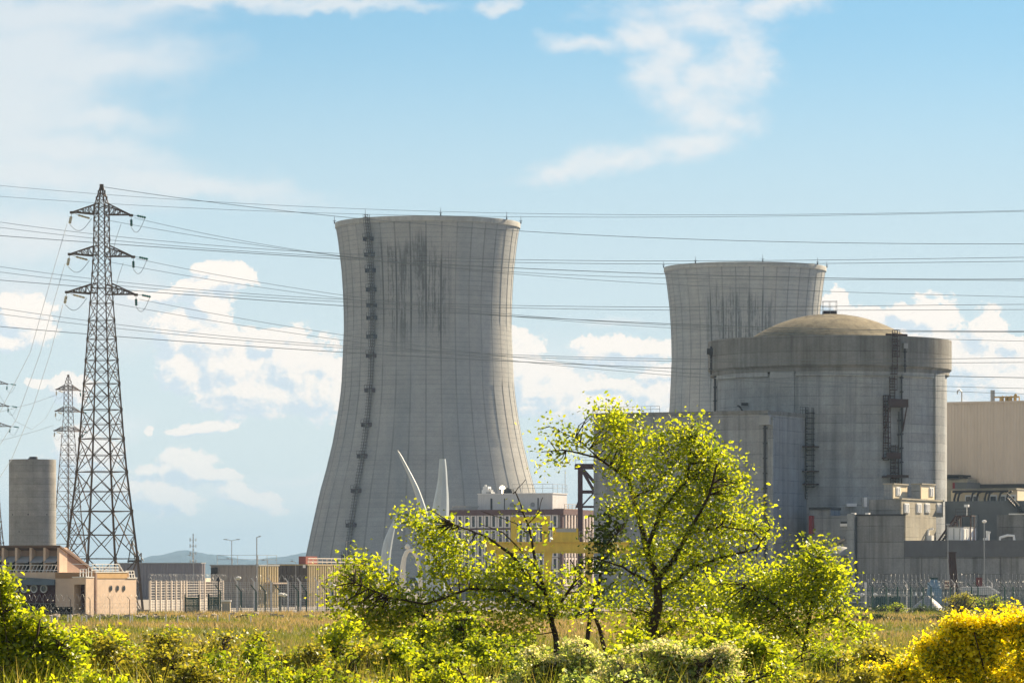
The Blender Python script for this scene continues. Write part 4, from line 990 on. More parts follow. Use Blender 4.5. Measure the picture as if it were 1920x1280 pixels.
for lv, p in (('upper', [(126,419),(95,525),(57,660),(0,772),(-40,830)]), ('middle', [(122,494),(97,580),(76,660),(31,785),(-30,880)]), ('lower', [(118,571),(95,660),(62,763),(22,860),(-30,940)])):
    P = [W(u, v, PY-60*i/(len(p)-1)) for i, (u, v) in enumerate(p)]; o = P[0]; b = MB(); b.tube([q-o for q in P], .034, 4)
    tag(b.build('power_line', cable, loc=o), f'slack power line dropping steeply left from the {lv} pylon arm', 'power line', 'overhead power lines')
for lv, p in (('upper', [(227,420),(217,450),(205,500)]), ('middle', [(231,493),(222,520),(213,560)])):
    P = [W(u, v, PY+30*i) for i, (u, v) in enumerate(p)]; o = P[0]; b = MB(); b.tube([q-o for q in P], .028, 4)
    tag(b.build('power_line', cable, loc=o), f'short cable hanging from the right insulators of the {lv} pylon arm', 'power line', 'overhead power lines')
for i, (nm, p) in enumerate((('upper', [(103,741),(60,756),(0,772)]), ('middle', [(101,797),(60,810),(0,826)]), ('slack', [(105,748),(85,785),(60,805),(30,790),(0,742)]))):
    P = [W(u, v, 1040-10*k) for k, (u, v) in enumerate(p)]; o = P[0]; b = MB(); b.tube([q-o for q in P], .045, 4)
    tag(b.build('power_line', cable, loc=o), f'{nm} cable between the two distant pylons at the left', 'power line', 'overhead power lines')
# radio mast
t = thing('radio_mast', 'slender pale lattice radio mast above the mauve warehouse', 'mast', (X(362, 1150), 1150, 0)); b = MB(); zt = Z(1000, 1150)
z = 0; w_ = .45
while z < zt:
    z2 = min(zt, z+1.1); f0, f1 = w_*(1-.75*z/zt), w_*(1-.75*z2/zt)
    for k in range(3):
        a, a2 = 2.1*k, 2.1*(k+1)
        A = Vector((f0*math.cos(a), f0*math.sin(a), z)); A1 = Vector((f1*math.cos(a), f1*math.sin(a), z2)); B1 = Vector((f1*math.cos(a2), f1*math.sin(a2), z2))
        b.beam(A, A1, .1); b.beam(A, B1, .07)
    z = z2
b.build('lattice', galv, t)
for q_ in (.55, .68, .8, .9):
    q = MB(); z = zt*q_; q.beam((-.9, 0, z), (.9, 0, z), .1); q.box(-.95, -.7, -.1, .1, z-.5, z+.5); q.box(.7, .9, -.1, .1, z-.4, z+.4); q.build('antenna', grey, t)

# ---------------------------------------------------------------- steel frame, crane, sculpture
t = thing('steel_frame', 'tall rust-brown steel frame against the left side of the grey block', 'steel frame', (X(1090, 700), 700, 0))
s_ = 700/F; b = MB(); X_ = lambda p: (p-1090)*s_; Zq = lambda p: Z(p, 700)
for y in (0, 7):
    b.box(X_(1084.5), X_(1092.5), y-.35, y+.35, 0, Zq(874)); b.box(X_(1078.5), X_(1118), y-.3, y+.3, Zq(877.5), Zq(869))
    for pa_, pb_ in (((1095, 880), (1117, 905)), ((1091, 878), (1114, 918))): b.beam((X_(pa_[0]), y, Zq(pa_[1])), (X_(pb_[0]), y, Zq(pb_[1])), .32)
    b.beam((X_(1092), y, Zq(921)), (X_(1117), y, Zq(921)), .42); b.beam((X_(1093), y, Zq(946)), (X_(1113), y, Zq(924)), .26); b.beam((X_(1080), y, Zq(949)), (X_(1118), y, Zq(949)), .26)
    b.beam((X_(1081), y, Zq(950)), (X_(1086), y, Zq(936)), .16)
for z in (Zq(872), Zq(921), Zq(990)): b.beam((X_(1088), 0, z), (X_(1088), 7, z), .4)
b.build('frame', mat('oxide_brown', (.075, .028, .035), .6, var=.2), t)
railing(X_(1079), X_(1118), -.3, Zq(869), 1.1, 1.2, w=.05).build('railing', galv, t)
t = thing('gantry_crane', 'yellow gantry crane with a portal frame and cab beam in front of the office block', 'crane', (X(1050, 640), 640, 0))
s_ = 640/F; X_ = lambda p: (p-1050)*s_; Zq = lambda p: Z(p, 640)
b = MB(); b.box(X_(912), X_(1180), -.7, .7, Zq(1035), Zq(1017.5)); b.box(X_(912), X_(1182), -.95, .95, Zq(1017.5), Zq(1015.5)); b.box(X_(912), X_(1180), -.95, .95, Zq(1036.5), Zq(1035)); b.build('main_girder', yellow, t)
b = MB()
for y in (-2.2, 2.2):
    b.box(X_(957), X_(1031), y-.35, y+.35, Zq(979), Zq(969)); b.box(X_(958), X_(969), y-.3, y+.3, Zq(1016), Zq(978.8)); b.box(X_(1017), X_(1028), y-.3, y+.3, Zq(1016), Zq(978.8)); b.box(X_(1023), X_(1031), y-.5, y+.5, Zq(979), Zq(967))
for p in (962, 1023): b.box(X_(p)-.3, X_(p)+.3, -1.84, 1.84, Zq(977), Zq(970))
b.build('portal', yellow, t)
b = MB(); b.box(X_(1036), X_(1084), -1.2, 1.2, Zq(1015.4), Zq(990)); b.box(X_(1033), X_(1086), -1.4, 1.4, Zq(1015.4), Zq(1012)); b.build('winch_house', yellow, t)
MB().box(X_(1043), X_(1080), -1.26, -1.1, Zq(997), Zq(990.5)).build('grille', galv, t)
for p0, p1 in ((1020, 1036), (1098, 1113), (930, 945)):
    b = MB(); b.add([(X_(p0), -.6, 0), (X_(p0+5), -.6, 0), (X_(p0+5), .6, 0), (X_(p0), .6, 0), (X_(p0), -.6, Zq(1036.5)), (X_(p1), -.6, Zq(1036.5)), (X_(p1), .6, Zq(1036.5)), (X_(p0), .6, Zq(1036.5))], [(0,3,2,1),(4,5,6,7),(0,1,5,4),(1,2,6,5),(2,3,7,6),(3,0,4,7)]); b.build('leg', yellow, t)
MB().box(X_(1122), X_(1138), -.5, .5, Zq(1045), Zq(1036.5)).build('control_box', blue, t)
MB().box(X_(1150), X_(1162), -.5, .5, Zq(1045), Zq(1036.5)).build('control_box', yellow, t)
rl = railing(X_(1086), X_(1181), -.9, Zq(1015.5), 1.6, .8, w=.06); 
for k in range(5): rl.beam((X_(1090+4*k), .5, Zq(1000)), (X_(1094+4*k), .5, Zq(1015)), .1)
rl.build('railing', galv, t)
railing(X_(914), X_(957), -.9, Zq(1015.5), 1.4, .8, w=.06).build('railing', galv, t)
b = MB(); b.box(X_(1148), X_(1160), -.4, .6, Zq(1013), Zq(1000)); b.box(X_(1151), X_(1155), -.4, .5, Zq(1000), Zq(996)); b.build('winch', dark, t)
# the sculpture: three upright blades and an arch
bl_m = mat('pale_blue_grp', (.48, .55, .59), .45, var=.14, scale=.4, streak=.12)
SY = 600.0
def blade(label, cen, n=26):
    """cen: list of (left px, right px, py) from tip to foot; lens section, thickest in the middle"""
    base = W((cen[-1][0]+cen[-1][1])/2, PY0+H/SY*F, SY); t = thing('curved_sculpture', label, 'sculpture', base, 0, 'pale blades of the sculpture')
    b = MB(); ys_ = [c[2] for c in cen]; vs = []
    for k in range(n+1):
        py = ys_[0]+(ys_[-1]-ys_[0])*k/n
        l = np.interp(py, ys_, [c[0] for c in cen]); r_ = np.interp(py, ys_, [c[1] for c in cen]); w_ = (r_-l)/2/F*SY; c_ = W((l+r_)/2, py, SY)-base
        for ang in range(8):
            a = math.pi/4*ang; vs.append((c_.x+w_*math.cos(a), .8*w_*math.sin(a)*(1 if math.sin(a) < 0 else .7), c_.z))
    fs = [tuple(range(7, -1, -1)), tuple(8*n+i for i in range(8))]
    for k in range(n):
        for i in range(8): fs.append((8*k+i, 8*k+(i+1) % 8, 8*k+8+(i+1) % 8, 8*k+8+i))
    b.add(vs, fs); b.build('blade', bl_m, t, smooth=35)
    q = MB(); zf = Z(cen[-1][2], SY)-base.z
    w_ = (cen[-1][1]-cen[-1][0])/2/F*SY; q.box(-w_*1.3, w_*1.3, -w_, w_, 0, .25); q.build('base_plate', grey, t)
blade('tallest pale blue blade, curving left to a thin point in front of the tower', [(744.5, 746, 843.5), (749, 754.5, 856), (757, 763.5, 873), (766, 774.5, 893), (775, 786, 916), (782, 795, 940), (788, 802, 962), (793, 806, 985), (797, 809, 1020), (800, 812, 1145)])
blade('broad pale blade with a blunt top, right of the tallest one', [(824, 835.5, 860), (822.5, 838, 880), (820, 839.5, 905), (815, 841.5, 930), (810, 842, 955), (806, 841.5, 985), (803, 840, 1030), (803, 836, 1145)])
blade('short pale blade left of the others, leaning right at its tip', [(741, 743.5, 965.5), (736, 743, 978), (727, 740, 995), (719, 736.5, 1015), (715, 733.5, 1035), (714, 731.5, 1055), (715, 731, 1080), (716, 731, 1145)])
t = thing('sculpture_arch', 'bright white arch-shaped sculpture among the leaves below the blades', 'sculpture', (X(770, 596), 596, 0))
P = [(757, 1149), (755, 1090), (755.5, 1062), (758, 1045), (762, 1035), (768, 1030.5), (775, 1033), (781, 1043), (785, 1058), (788, 1075), (790, 1149)]
b = MB(); pts = [W(u, v, 596)-Vector((X(770, 596), 596, 0)) for u, v in P]
b.tube(pts, [.55, .5, .42, .36, .33, .32, .32, .28, .26, .3, .4], 10); b.build('arch', mat('sculpture_white', (.82, .78, .68), .4, var=.08), t, smooth=True)
b = MB(); c_ = W(764, 1025, 596)-Vector((X(770, 596), 596, 0)); b.lathe([(.01, -.35), (.35, -.2), (.42, .1), (.2, .42), (.01, .5)], 12); b.v = [(v[0]+c_.x, v[1]+c_.y, v[2]+c_.z) for v in b.v]; b.build('finial', mat('sculpture_white', (.82, .78, .68)), t, smooth=True)
# ---------------------------------------------------------------- fences
def fence(label, cat, px0, px1, Y0, Y1, h, post_px, mpost, mwire, pw=.14, arm=0.0, hstep=.28, vstep=.45, coils=(), wr=.02, z0=0.0, group='perimeter fences'):
    p0 = Vector((X(px0, Y0), Y0, z0)); p1 = Vector((X(px1, Y1), Y1, z0)); d = p1-p0; L = d.length; u = d/L
    t = thing('fence', label, cat, p0, math.atan2(d.y, d.x), group)
    for px in post_px:
        q = (px-PX0)/F; s_ = (q*p0.y-p0.x)/(u.x-q*u.y)     # where the post stands along the line
        b = MB(); b.box(s_-pw/2, s_+pw/2, -pw/2, pw/2, 0, h)
        if arm: b.beam((s_, 0, h), (s_-arm, -arm*.4, h+arm*1.1), pw*.6)
        b.build('post', mpost, t)
    b = MB()
    z = .15
    while z < h: b.beam((0, .05, z), (L, .05, z), wr); z += hstep
    x = 0
    while x < L: b.beam((x, .05, .05), (x, .05, h-.05), wr); x += vstep
    b.build('mesh_panel', mwire, t)
    for (zc_, r, m_) in coils:
        b = MB(); n = int(L/.62)*9; pts = []
        for k in range(n): a = 2*math.pi*k/9; jit = random.uniform(.82, 1.18); pts.append((L*k/n, -.1+r*jit*math.cos(a)*.8, zc_+r*jit*math.sin(a)))
        b.tube(pts, .011, 3, cap=False); b.build('razor_coil', m_, t)
    return t
wire_l = mat('fence_wire_light', (.50, .50, .49), .5, .2, var=.1); wire_g = mat('fence_wire_green', (.05, .12, .12), .5); coil_m = mat('razor_wire', (.5, .52, .53), .5, .3, var=.1); post_c = mat('post_cream', (.66, .58, .50), .7, var=.1); post_w = mat('post_white', (.62, .62, .62), .6, var=.1)
fence('tall cream-posted fence with close horizontal wires right of the pylon base', 'fence', 280, 420, 556, 600, 4.3, [281.5, 292, 301, 311.5, 321, 330, 339, 344, 349, 374, 384, 410, 418], post_c, mat('fence_wire_cream', (.56, .52, .47), .6), .24, 0, .36, 1.1, [(4.75, .45, coil_m)], .05)
fence('grey mesh fence on white posts in front of the taupe and ochre warehouses', 'fence', 400, 700, 552, 560, 4.1, [445, 477, 508, 540, 563, 595, 620, 650, 676], post_w, wire_l, .2, .5, .26, .32, [(4.6, .45, coil_m), (1.6, .4, coil_m), (2.9, .4, coil_m)], .036)
fence('dark green fence with bent post tops in front of the white-posted mesh fence', 'fence', 340, 690, 528, 536, 2.9, [413, 452, 480, 497, 525, 559, 574.5, 612, 623, 660], green, wire_g, .16, .8, .5, .7, [(.8, .4, coil_m)], .022)
fence('see-through mesh fence with coils of razor wire in front of the pink gatehouse', 'fence', -20, 262, 478, 482, 2.1, [20, 55, 95, 132, 169, 206, 243, 258], mat('post_brown', (.10, .08, .07), .8), wire_l, .07, .3, .5, .9, [(2.35, .38, coil_m), (.55, .36, coil_m), (1.3, .3, coil_m)], .014)
fence('blue-green mesh fence behind the big tree, below the steel frame', 'fence', 690, 1590, 566, 566, 2.8, list(range(705, 1590, 34)), green, wire_g, .14, .5, .2, .28, [(3.1, .42, coil_m)], .03)
fence('dark green perimeter fence with razor wire in front of the low grey wing', 'fence', 1586, 1960, 560, 548, 3.4, [1588, 1636, 1662, 1683, 1708, 1731, 1746, 1782, 1822, 1834, 1884, 1900, 1930], green, wire_g, .16, .5, .24, .3, [(3.95, .45, coil_m), (2.4, .38, coil_m)], .028)
fence('grey inner fence strung with wide razor wire close to the low grey wing', 'fence', 1600, 1960, 600, 590, 3.9, [1700, 1790, 1860, 1940], post_w, wire_l, .12, .5, .6, .8, [(4.6, .6, coil_m), (3.6, .5, coil_m), (2.6, .5, coil_m)], .014)
# ---------------------------------------------------------------- lamps
def lamp_post(label, px, py, Y, arms, rad=.09, mm=None):
    t = thing('street_lamp', label, 'street lamp', (X(px, Y), Y, 0), 0, 'lamp posts around the plant'); h = Z(py, Y); mm = mm or galv
    b = MB(); b.tube([(0, 0, 0), (0, 0, h*.5), (0, 0, h)], [rad, rad*.8, rad*.6], 8); b.box(-.2, .2, -.2, .2, 0, .1); b.build('pole', mm, t)
    for (dx, dz) in arms:
        q = MB(); q.tube([(0, 0, h-.1), (dx*.55, 0, h+dz*.7), (dx, 0, h+dz)], rad*.5, 6); a = q.build('arm', mm, t)
        s = 1 if dx > 0 else -1; L = max(.35, min(.9, abs(dx)))
        q = MB(); q.add([(dx-.1*s, -.18, h+dz-.06), (dx+L*s*.6, -.12, h+dz+.02), (dx+L*s*.6, .12, h+dz+.02), (dx-.1*s, .18, h+dz-.06), (dx-.1*s, -.18, h+dz+.12), (dx+L*s*.6, -.08, h+dz+.1), (dx+L*s*.6, .08, h+dz+.1), (dx-.1*s, .18, h+dz+.12)], [(0,3,2,1),(4,5,6,7),(0,1,5,4),(1,2,6,5),(2,3,7,6),(3,0,4,7)]); q.build('lamp_head', grey, a)
    return t
lamp_post('double-armed street lamp rising above the taupe warehouse', 434.5, 1012.5, 700, [(-.9, .12), (.9, .12)])
lamp_post('slim single-headed mast light between the taupe warehouse and the tower', 481.5, 1006, 560, [(.35, .02)], .1)
lamp_post('short street lamp with a left arm in front of the mauve warehouse', 363, 1041.5, 640, [(-.55, .05)], .07)
lamp_post('short street lamp leaning left behind the double-armed street lamp', 435.5, 1047, 760, [(-.7, .03)], .07)
lamp_post('short street lamp at the ochre side of the taupe warehouse', 502, 1050, 600, [(-.6, .03)], .06)
lamp_post('short street lamp before the dark shaded warehouse side', 554.5, 1052.5, 600, [(-.5, .03)], .06)
lamp_post('double-armed street lamp seen against the foot of the cooling tower', 650, 1014, 720, [(-.85, .1), (.85, .1)], .08)
def ball_lamp(label, px, py, Y, mm=grey, rad=.055):
    t = thing('floodlight', label, 'floodlight', (X(px, Y), Y, 0), 0, 'lamps along the fences'); h = Z(py, Y)
    b = MB(); b.tube([(0, 0, 0), (0, 0, h)], rad, 6); b.build('pole', mm, t)
    b = MB(); b.lathe([(.01, -.22), (.2, -.16), (.3, .02), (.24, .18), (.01, .26)], 12); b.v = [(v[0]*1.25, v[1], v[2]+h) for v in b.v]; b.build('lamp_head', white, t)
    return t
ball_lamp('white-headed lamp on a thin pole in front of the low grey wing', 1845.5, 977.5, 610, grey, .09)
ball_lamp('round white lamp above the fence in front of the ochre warehouse', 624.5, 1098, 540)
ball_lamp('round white lamp on a pole at the corner of the taupe warehouse', 447, 1083.5, 545)
ball_lamp('white double floodlight over the green fence right of the mast light', 526.5, 1114, 532)
ball_lamp('white floodlight beside the white double one, facing right', 533, 1115.5, 533)
for px in (1580, 1616, 1640.5, 1665.5): ball_lamp('small round white lamp on the rail behind the right green fence', px, 1114.5, 574, grey, .04)
t = thing('mast', 'thin grey pole left of the brown column at the right', 'pole', (X(1777.5, 610), 610, 0)); MB().tube([(0, 0, 0), (0, 0, Z(984, 610))], .07, 6).build('pole', galv, t); b = MB(); b.box(-.3, .3, -.15, .15, Z(984, 610), Z(981.5, 610)); b.build('head', grey, t)
t = thing('siren', 'dark cone-shaped siren on a post beside the round lamp', 'siren', (X(410, 545), 545, 0)); b = MB(); zt = Z(1081, 545); b.lathe([(.01, zt), (.1, zt), (.42, zt-.6), (.1, zt-.62), (.06, 0)], 12); b.build('horn', dark, t)

# ---------------------------------------------------------------- yard equipment
def slatgate(label, p0, p1, y0, y1, Y):
    t = thing('gate', label, 'gate', (X((p0+p1)/2, Y), Y, 0), 0, 'green gates in the fence'); w = (p1-p0)/2/F*Y; h = Z(y0, Y); zb = max(.05, Z(y1, Y))
    b = MB(); n = 15
    for k in range(n): x = -w+2*w*(k+.5)/n; b.box(x-w/n*.8, x+w/n*.8, -.03, .03, zb, h)
    for z in (zb+.1, (zb+h)/2, h-.1): b.box(-w, w, .031, .1, z-.06, z+.06)
    b.build('panel', green, t)
    for s in (-1, 1): MB().box(s*w-.09, s*w+.09, -.12, .12, 0, h+.35).build('post', mat('dark_green_post', (.008, .03, .028), .6), t)
slatgate('larger dark green slatted gate right of the cream-posted fence', 347, 373, 1119, 1156, 520)
slatgate('smaller dark green slatted gate beside the beige cabinet', 391, 410, 1118, 1150, 530)
t = thing('cabinet', 'beige equipment cabinet with a pale lid beside the smaller green gate', 'cabinet', (X(424, 525), 525, 0)); w = 8/F*525; h = Z(1125, 525)
MB().box(-w, w, -.4, .4, 0, h-.15).build('body', mat('cabinet_beige', (.50, .44, .34), .7), t); MB().box(-w-.1, w+.1, -.5, .5, h-.15, h+.05).build('lid', white, t)
q = MB()
for k in range(4): q.box(-w*.7+k*w*.4, -w*.7+k*w*.4+.12, -.43, -.405, .3, h-.4)
q.build('vent', grey, t)
t = thing('generator_frame', 'white-framed equipment stand right of the grey tank', 'equipment', (X(1606, 590), 590, 0)); b = MB(); w = 17/F*590; h = Z(1091, 590)
for x in (-w, w):
    for y in (-1, 1): b.box(x-.06, x+.06, y-.06, y+.06, 0, h)
b.box(-w-.1, w-.6, -1.1, 1.1, h-.12, h+.05); b.beam((-w, -1, 1.2), (w, -1, 1.2), .1); b.build('frame', white, t)
for x, z in ((-.5, 1.6), (-.5, .9), (.15, 1.65), (.15, 1.0)): MB().box(x-.15, x+.15, -1.0, -.7, h-z-.12, h-z+.12).build('gauge_box', white, t)
MB().box(-w+.2, w-.2, -.6, .9, .1, h-1.0).build('generator', mat('dark_slate_wall', (.10, .115, .125)), t)
t = thing('skip', 'long dark green skip with a grey lip behind the right fence', 'skip', (X(1660, 576), 576, 0)); w = 28/F*576; h = Z(1115.5, 576)
b = MB(); b.add([(-w+.4, -1, 0), (w-.4, -1, 0), (w-.4, 1, 0), (-w+.4, 1, 0), (-w, -1.2, h), (w, -1.2, h), (w, 1.2, h), (-w, 1.2, h)], [(0,3,2,1),(0,1,5,4),(1,2,6,5),(2,3,7,6),(3,0,4,7)]); b.build('body', mat('skip_green', (.012, .045, .05), .6, var=.3), t)
MB().box(-w-.1, w+1.8, -1.3, -1.15, h-.1, h+.14).build('rim', galv, t)
t = thing('blue_machine', 'blue site machine with a dark cap behind the right fence', 'machine', (X(1751, 580), 580, 0)); s_ = 580/F; zq = lambda p: Z(p, 580)
b = MB(); b.box(-12*s_, 13*s_, -1, 1, .5, zq(1104)); b.box(-11*s_, 11*s_, -.9, .9, zq(1104), zq(1091)); b.box(-7*s_, 6*s_, -.6, .6, zq(1091), zq(1085.5)); b.build('body', mat('machine_blue', (.16, .27, .40), .6, var=.45, scale=1.5), t)
MB().box(-8*s_, 6.5*s_, -.7, .7, zq(1085.5), zq(1082)).build('cap', mat('dark_teal', (.01, .04, .045), .5), t)
for x, p in ((8, 1090), (9, 1096), (11, 1101)): MB().box((x-1.6)*s_, (x+1.6)*s_, -1.12, -.9, zq(p+1.2), zq(p-1.2)).build('panel_light', white, t)
for x in (-8, 8): b = MB(); b.lathe([(.01, -.12), (.5, -.12), (.5, .12), (.01, .12)], 16); b.v = [(x*s_+v[0], -1.0+v[2], .5+v[1]) for v in b.v]; b.build('wheel', dark, t)
t = thing('striped_barrier', 'cream and brown striped barrier board right of the blue machine', 'barrier', (X(1775.5, 575), 575, 0)); s_ = 575/F; zq = lambda p: Z(p, 575)
MB().box(-4.2*s_, 4.2*s_, -.05, .05, zq(1104), zq(1087)).build('board', mat('barrier_brown', (.22, .13, .10), .7), t)
for p in (1089, 1096, 1101.5): MB().box(-4.3*s_, 4.3*s_, -.09, -.055, zq(p+1.3), zq(p-1.3)).build('stripe', mat('barrier_cream', (.80, .70, .55), .6), t)
for x in (-3, 3): MB().box(x*s_-.05, x*s_+.05, .055, .12, 0, zq(1090)).build('leg', dark, t)
for px, lab in ((1717, 'white cone standing on the rail left of the blue machine'), (1728, 'white cone standing next to the blue machine on the rail'), (1748.5, 'tall white pointed cone in front of the blue machine')):
    t = thing('traffic_cone', lab, 'cone', (X(px, 572), 572, 0), 0, 'white cones by the fence'); b = MB(); z1 = Z(1109.5, 572); z0_ = z1-.5; b.lathe([(.22, z0_), (.04, z1), (.01, z1)], 12); b.build('cone_body', white, t); b = MB(); b.box(-.3, .3, -.3, .3, z0_-.06, z0_-.003); b.box(-.06, .06, -.06, .06, 0, z0_-.06); b.build('base', dark, t)
t = thing('tarpaulin_heap', 'pale grey tarpaulin-covered heap behind the right fence', 'heap', (X(1740, 566), 566, 0)); b = MB(); s_ = 566/F; n = 14; m_ = 7; vs = []
for j in range(m_):
    for i in range(n): a = 2*math.pi*i/n; r = 1-(j/(m_-1))**1.4; vs.append((math.cos(a)*r*32*s_*(1+.15*math.sin(3*a)), math.sin(a)*r*1.6, (j/(m_-1))*Z(1117, 566)*(1+.08*math.sin(5*a))))
b.add(vs, [(j*n+i, j*n+(i+1) % n, (j+1)*n+(i+1) % n, (j+1)*n+i) for j in range(m_-1) for i in range(n)]); b.build('sheet', mat('tarpaulin', (.27, .28, .30), .6, var=.25, scale=1), t, smooth=True)
t = thing('truck', 'white truck body with dark lettering behind the right fence, sloping at its right end', 'truck', (X(1830, 575), 575, 0)); s_ = 575/F; zq = lambda p: Z(p, 575); X_ = lambda p: (p-1830)*s_
b = MB(); P = [(1801, 1100), (1852, 1099), (1872, 1111), (1846, 1114.5), (1806, 1114.5)]; b.prism(P, lambda u, v_: (X_(u), -1.2, zq(v_)), lambda u, v_: (X_(u), 1.2, zq(v_))); b.build('body', mat('truck_white', (.46, .48, .50), .5, var=.15), t)
b = MB(); b.beam((X_(1852), -1.1, zq(1098.6)), (X_(1873), -1.1, zq(1111)), .22); b.beam((X_(1852), 1.1, zq(1098.6)), (X_(1873), 1.1, zq(1111)), .22); b.build('edge_rail', white, t)
b = MB()    # lettering too small to read in the photograph: a row of dark strokes of the same size
x = 1812.5
for k, st in enumerate((3, 2, 4, 2, 3, 3, 2, 4)):
    for j in range(st): b.box(X_(x+j*.55), X_(x+j*.55+.3), -1.222, -1.204, zq(1110.4), zq(1107.2)+(j % 2)*.04)
    for j in range(2): b.box(X_(x), X_(x+st*.5), -1.222, -1.204, zq(1110.4-j*2.6), zq(1109.8-j*2.6))
    x += 2.6
tag(b.build('lettering', dark, t), kind='stuff')
for p in (1812, 1822, 1842): b = MB(); b.lathe([(.01, -.15), (.48, -.15), (.48, .15), (.01, .15)], 18); b.v = [(X_(p)+v[0], -1.0+v[2], .48+v[1]) for v in b.v]; b.build('wheel', dark, t)
MB().box(X_(1806), X_(1848), -.9, .9, .5, zq(1114.5)-.003).build('chassis', dark, t)
t = thing('sign', 'brown square sign board on a post above the white truck', 'sign', (X(1836, 585), 585, 0)); s_ = 585/F; MB().box(-5.8*s_, 5.8*s_, -.05, .05, Z(1098.5, 585), Z(1082, 585)).build('board', mat('sign_brown', (.12, .035, .035), .6), t); MB().box(-.07, .07, .055, .17, 0, Z(1084, 585)).build('post', dark, t)
t = thing('blue_container', 'small bright blue container left of the white-framed stand', 'container', (X(1556, 620), 620, 0)); s_ = 620/F; MB().box(-12*s_, 9*s_, -1, 1, 0, Z(1090, 620)).build('body', mat('bright_blue', (.06, .26, .55), .5), t); MB().box(9*s_+.003, 12*s_, -1, 1, 0, Z(1088, 620)).build('end_frame', white, t)
t = thing('plank_pile', 'pile of pinkish planks at the foot of the right fence', 'planks', (X(1885, 556), 556, 0))
for k in range(14):
    x = random.uniform(-2.2, 2); z = random.uniform(.3, 1.6); MB().beam((x-1.5, random.uniform(-1, 1), z+.6), (x+1.4, random.uniform(-1, 1), max(.1, z-.7)), .16).build('plank', mat('plank_pink', (.46, .33, .27), .85, var=.2), t)
for nm, px, py, Y, m_ in (('white vent post on the low wing roof right of the container', 1852, 1000, 662, white), ('low white hood on the low wing roof near the right edge', 1889, 1006, 660, white)):
    t = thing('roof_vent', nm, 'roof vent', (X(px, Y), Y, lz-.1)); b = MB(); h = Z(py, Y)-lz
    if 'hood' in nm: b.tube([(-1.2, 0, .05), (-1.2, 0, h), (0, 0, h+.35), (1.0, 0, h+.3), (1.1, 0, .1)], .22, 6)
    else: b.tube([(0, 0, 0), (0, 0, h), (.1, 0, h+.5)], [.25, .28, .42], 8); b.tube([(-.5, -.4, 0), (-.5, -.4, h*.5)], .3, 8)
    b.build('vent', m_, t)
# stakes in front of the gatehouse and the rubble line
for i, (px, y0, y1) in enumerate([(97, 1163, 1172), (107, 1165, 1173), (127, 1163, 1173), (133, 1163, 1174), (153, 1163, 1175), (162, 1163, 1174), (187, 1163, 1172), (222, 1163, 1176), (244, 1162, 1174), (248, 1164, 1174), (276, 1163, 1170), (311, 1163, 1171), (333, 1163, 1170), (371, 1160, 1173), (408, 1159, 1172), (430, 1160, 1170), (470, 1160, 1168)]):
    Y = 405+6*(i % 4); t = MB().box(-.06, .06, -.06, .06, 0, max(.9, Z(y0, Y))).build('stake', post_w, loc=(X(px, Y), Y, 0)); tag(t, 'pale short stake in the row below the fences at the left', 'stake', 'row of pale stakes')

# ---------------------------------------------------------------- vegetation
N1 = leafmat('spring_leaves', [(.14, .215, .006), (.235, .305, .010), (.335, .385, .013), (.07, .125, .008), (.16, .235, .010), (.32, .38, .018), (.07, .13, .008)], .64, 2.0)
N2 = leafmat('mid_leaves', [(.075, .13, .008), (.15, .22, .011), (.24, .29, .015), (.08, .14, .009)], .6, 1.95)
N3 = leafmat('olive_leaves', [(.10, .11, .018), (.18, .19, .025), (.25, .25, .04), (.11, .15, .02)], .55, 1.8)
N4 = leafmat('pale_leaves', [(.12, .20, .05), (.21, .29, .09), (.30, .37, .15), (.10, .18, .04)], .58, 2.0)
N5 = leafmat('dark_leaves', [(.020, .042, .012), (.038, .068, .014), (.055, .085, .014)], .4, 1.6)
PET = leafmat('broom_petals', [(.76, .68, .005), (.84, .79, .008), (.86, .83, .05)], .6, 1.2)
ELD = leafmat('elder_petals', [(.62, .62, .46), (.78, .78, .62), (.52, .55, .34)], .5, 1.15)
DRY = leafmat('dry_grass_blades', [(.32, .26, .16), (.42, .34, .22), (.24, .20, .11), (.20, .21, .07)], .42, 1.1)
GRS = leafmat('green_grass_blades', [(.06, .09, .012), (.12, .15, .018), (.18, .20, .04)], .45, 1.5)
WEED = leafmat('tall_weed_blades', [(.10, .16, .012), (.20, .25, .02), (.30, .31, .06), (.07, .11, .012), (.34, .29, .13)], .55, 1.7)
bark = mat('bark', (.045, .034, .026), .95, var=.4, scale=6, spec=.1)
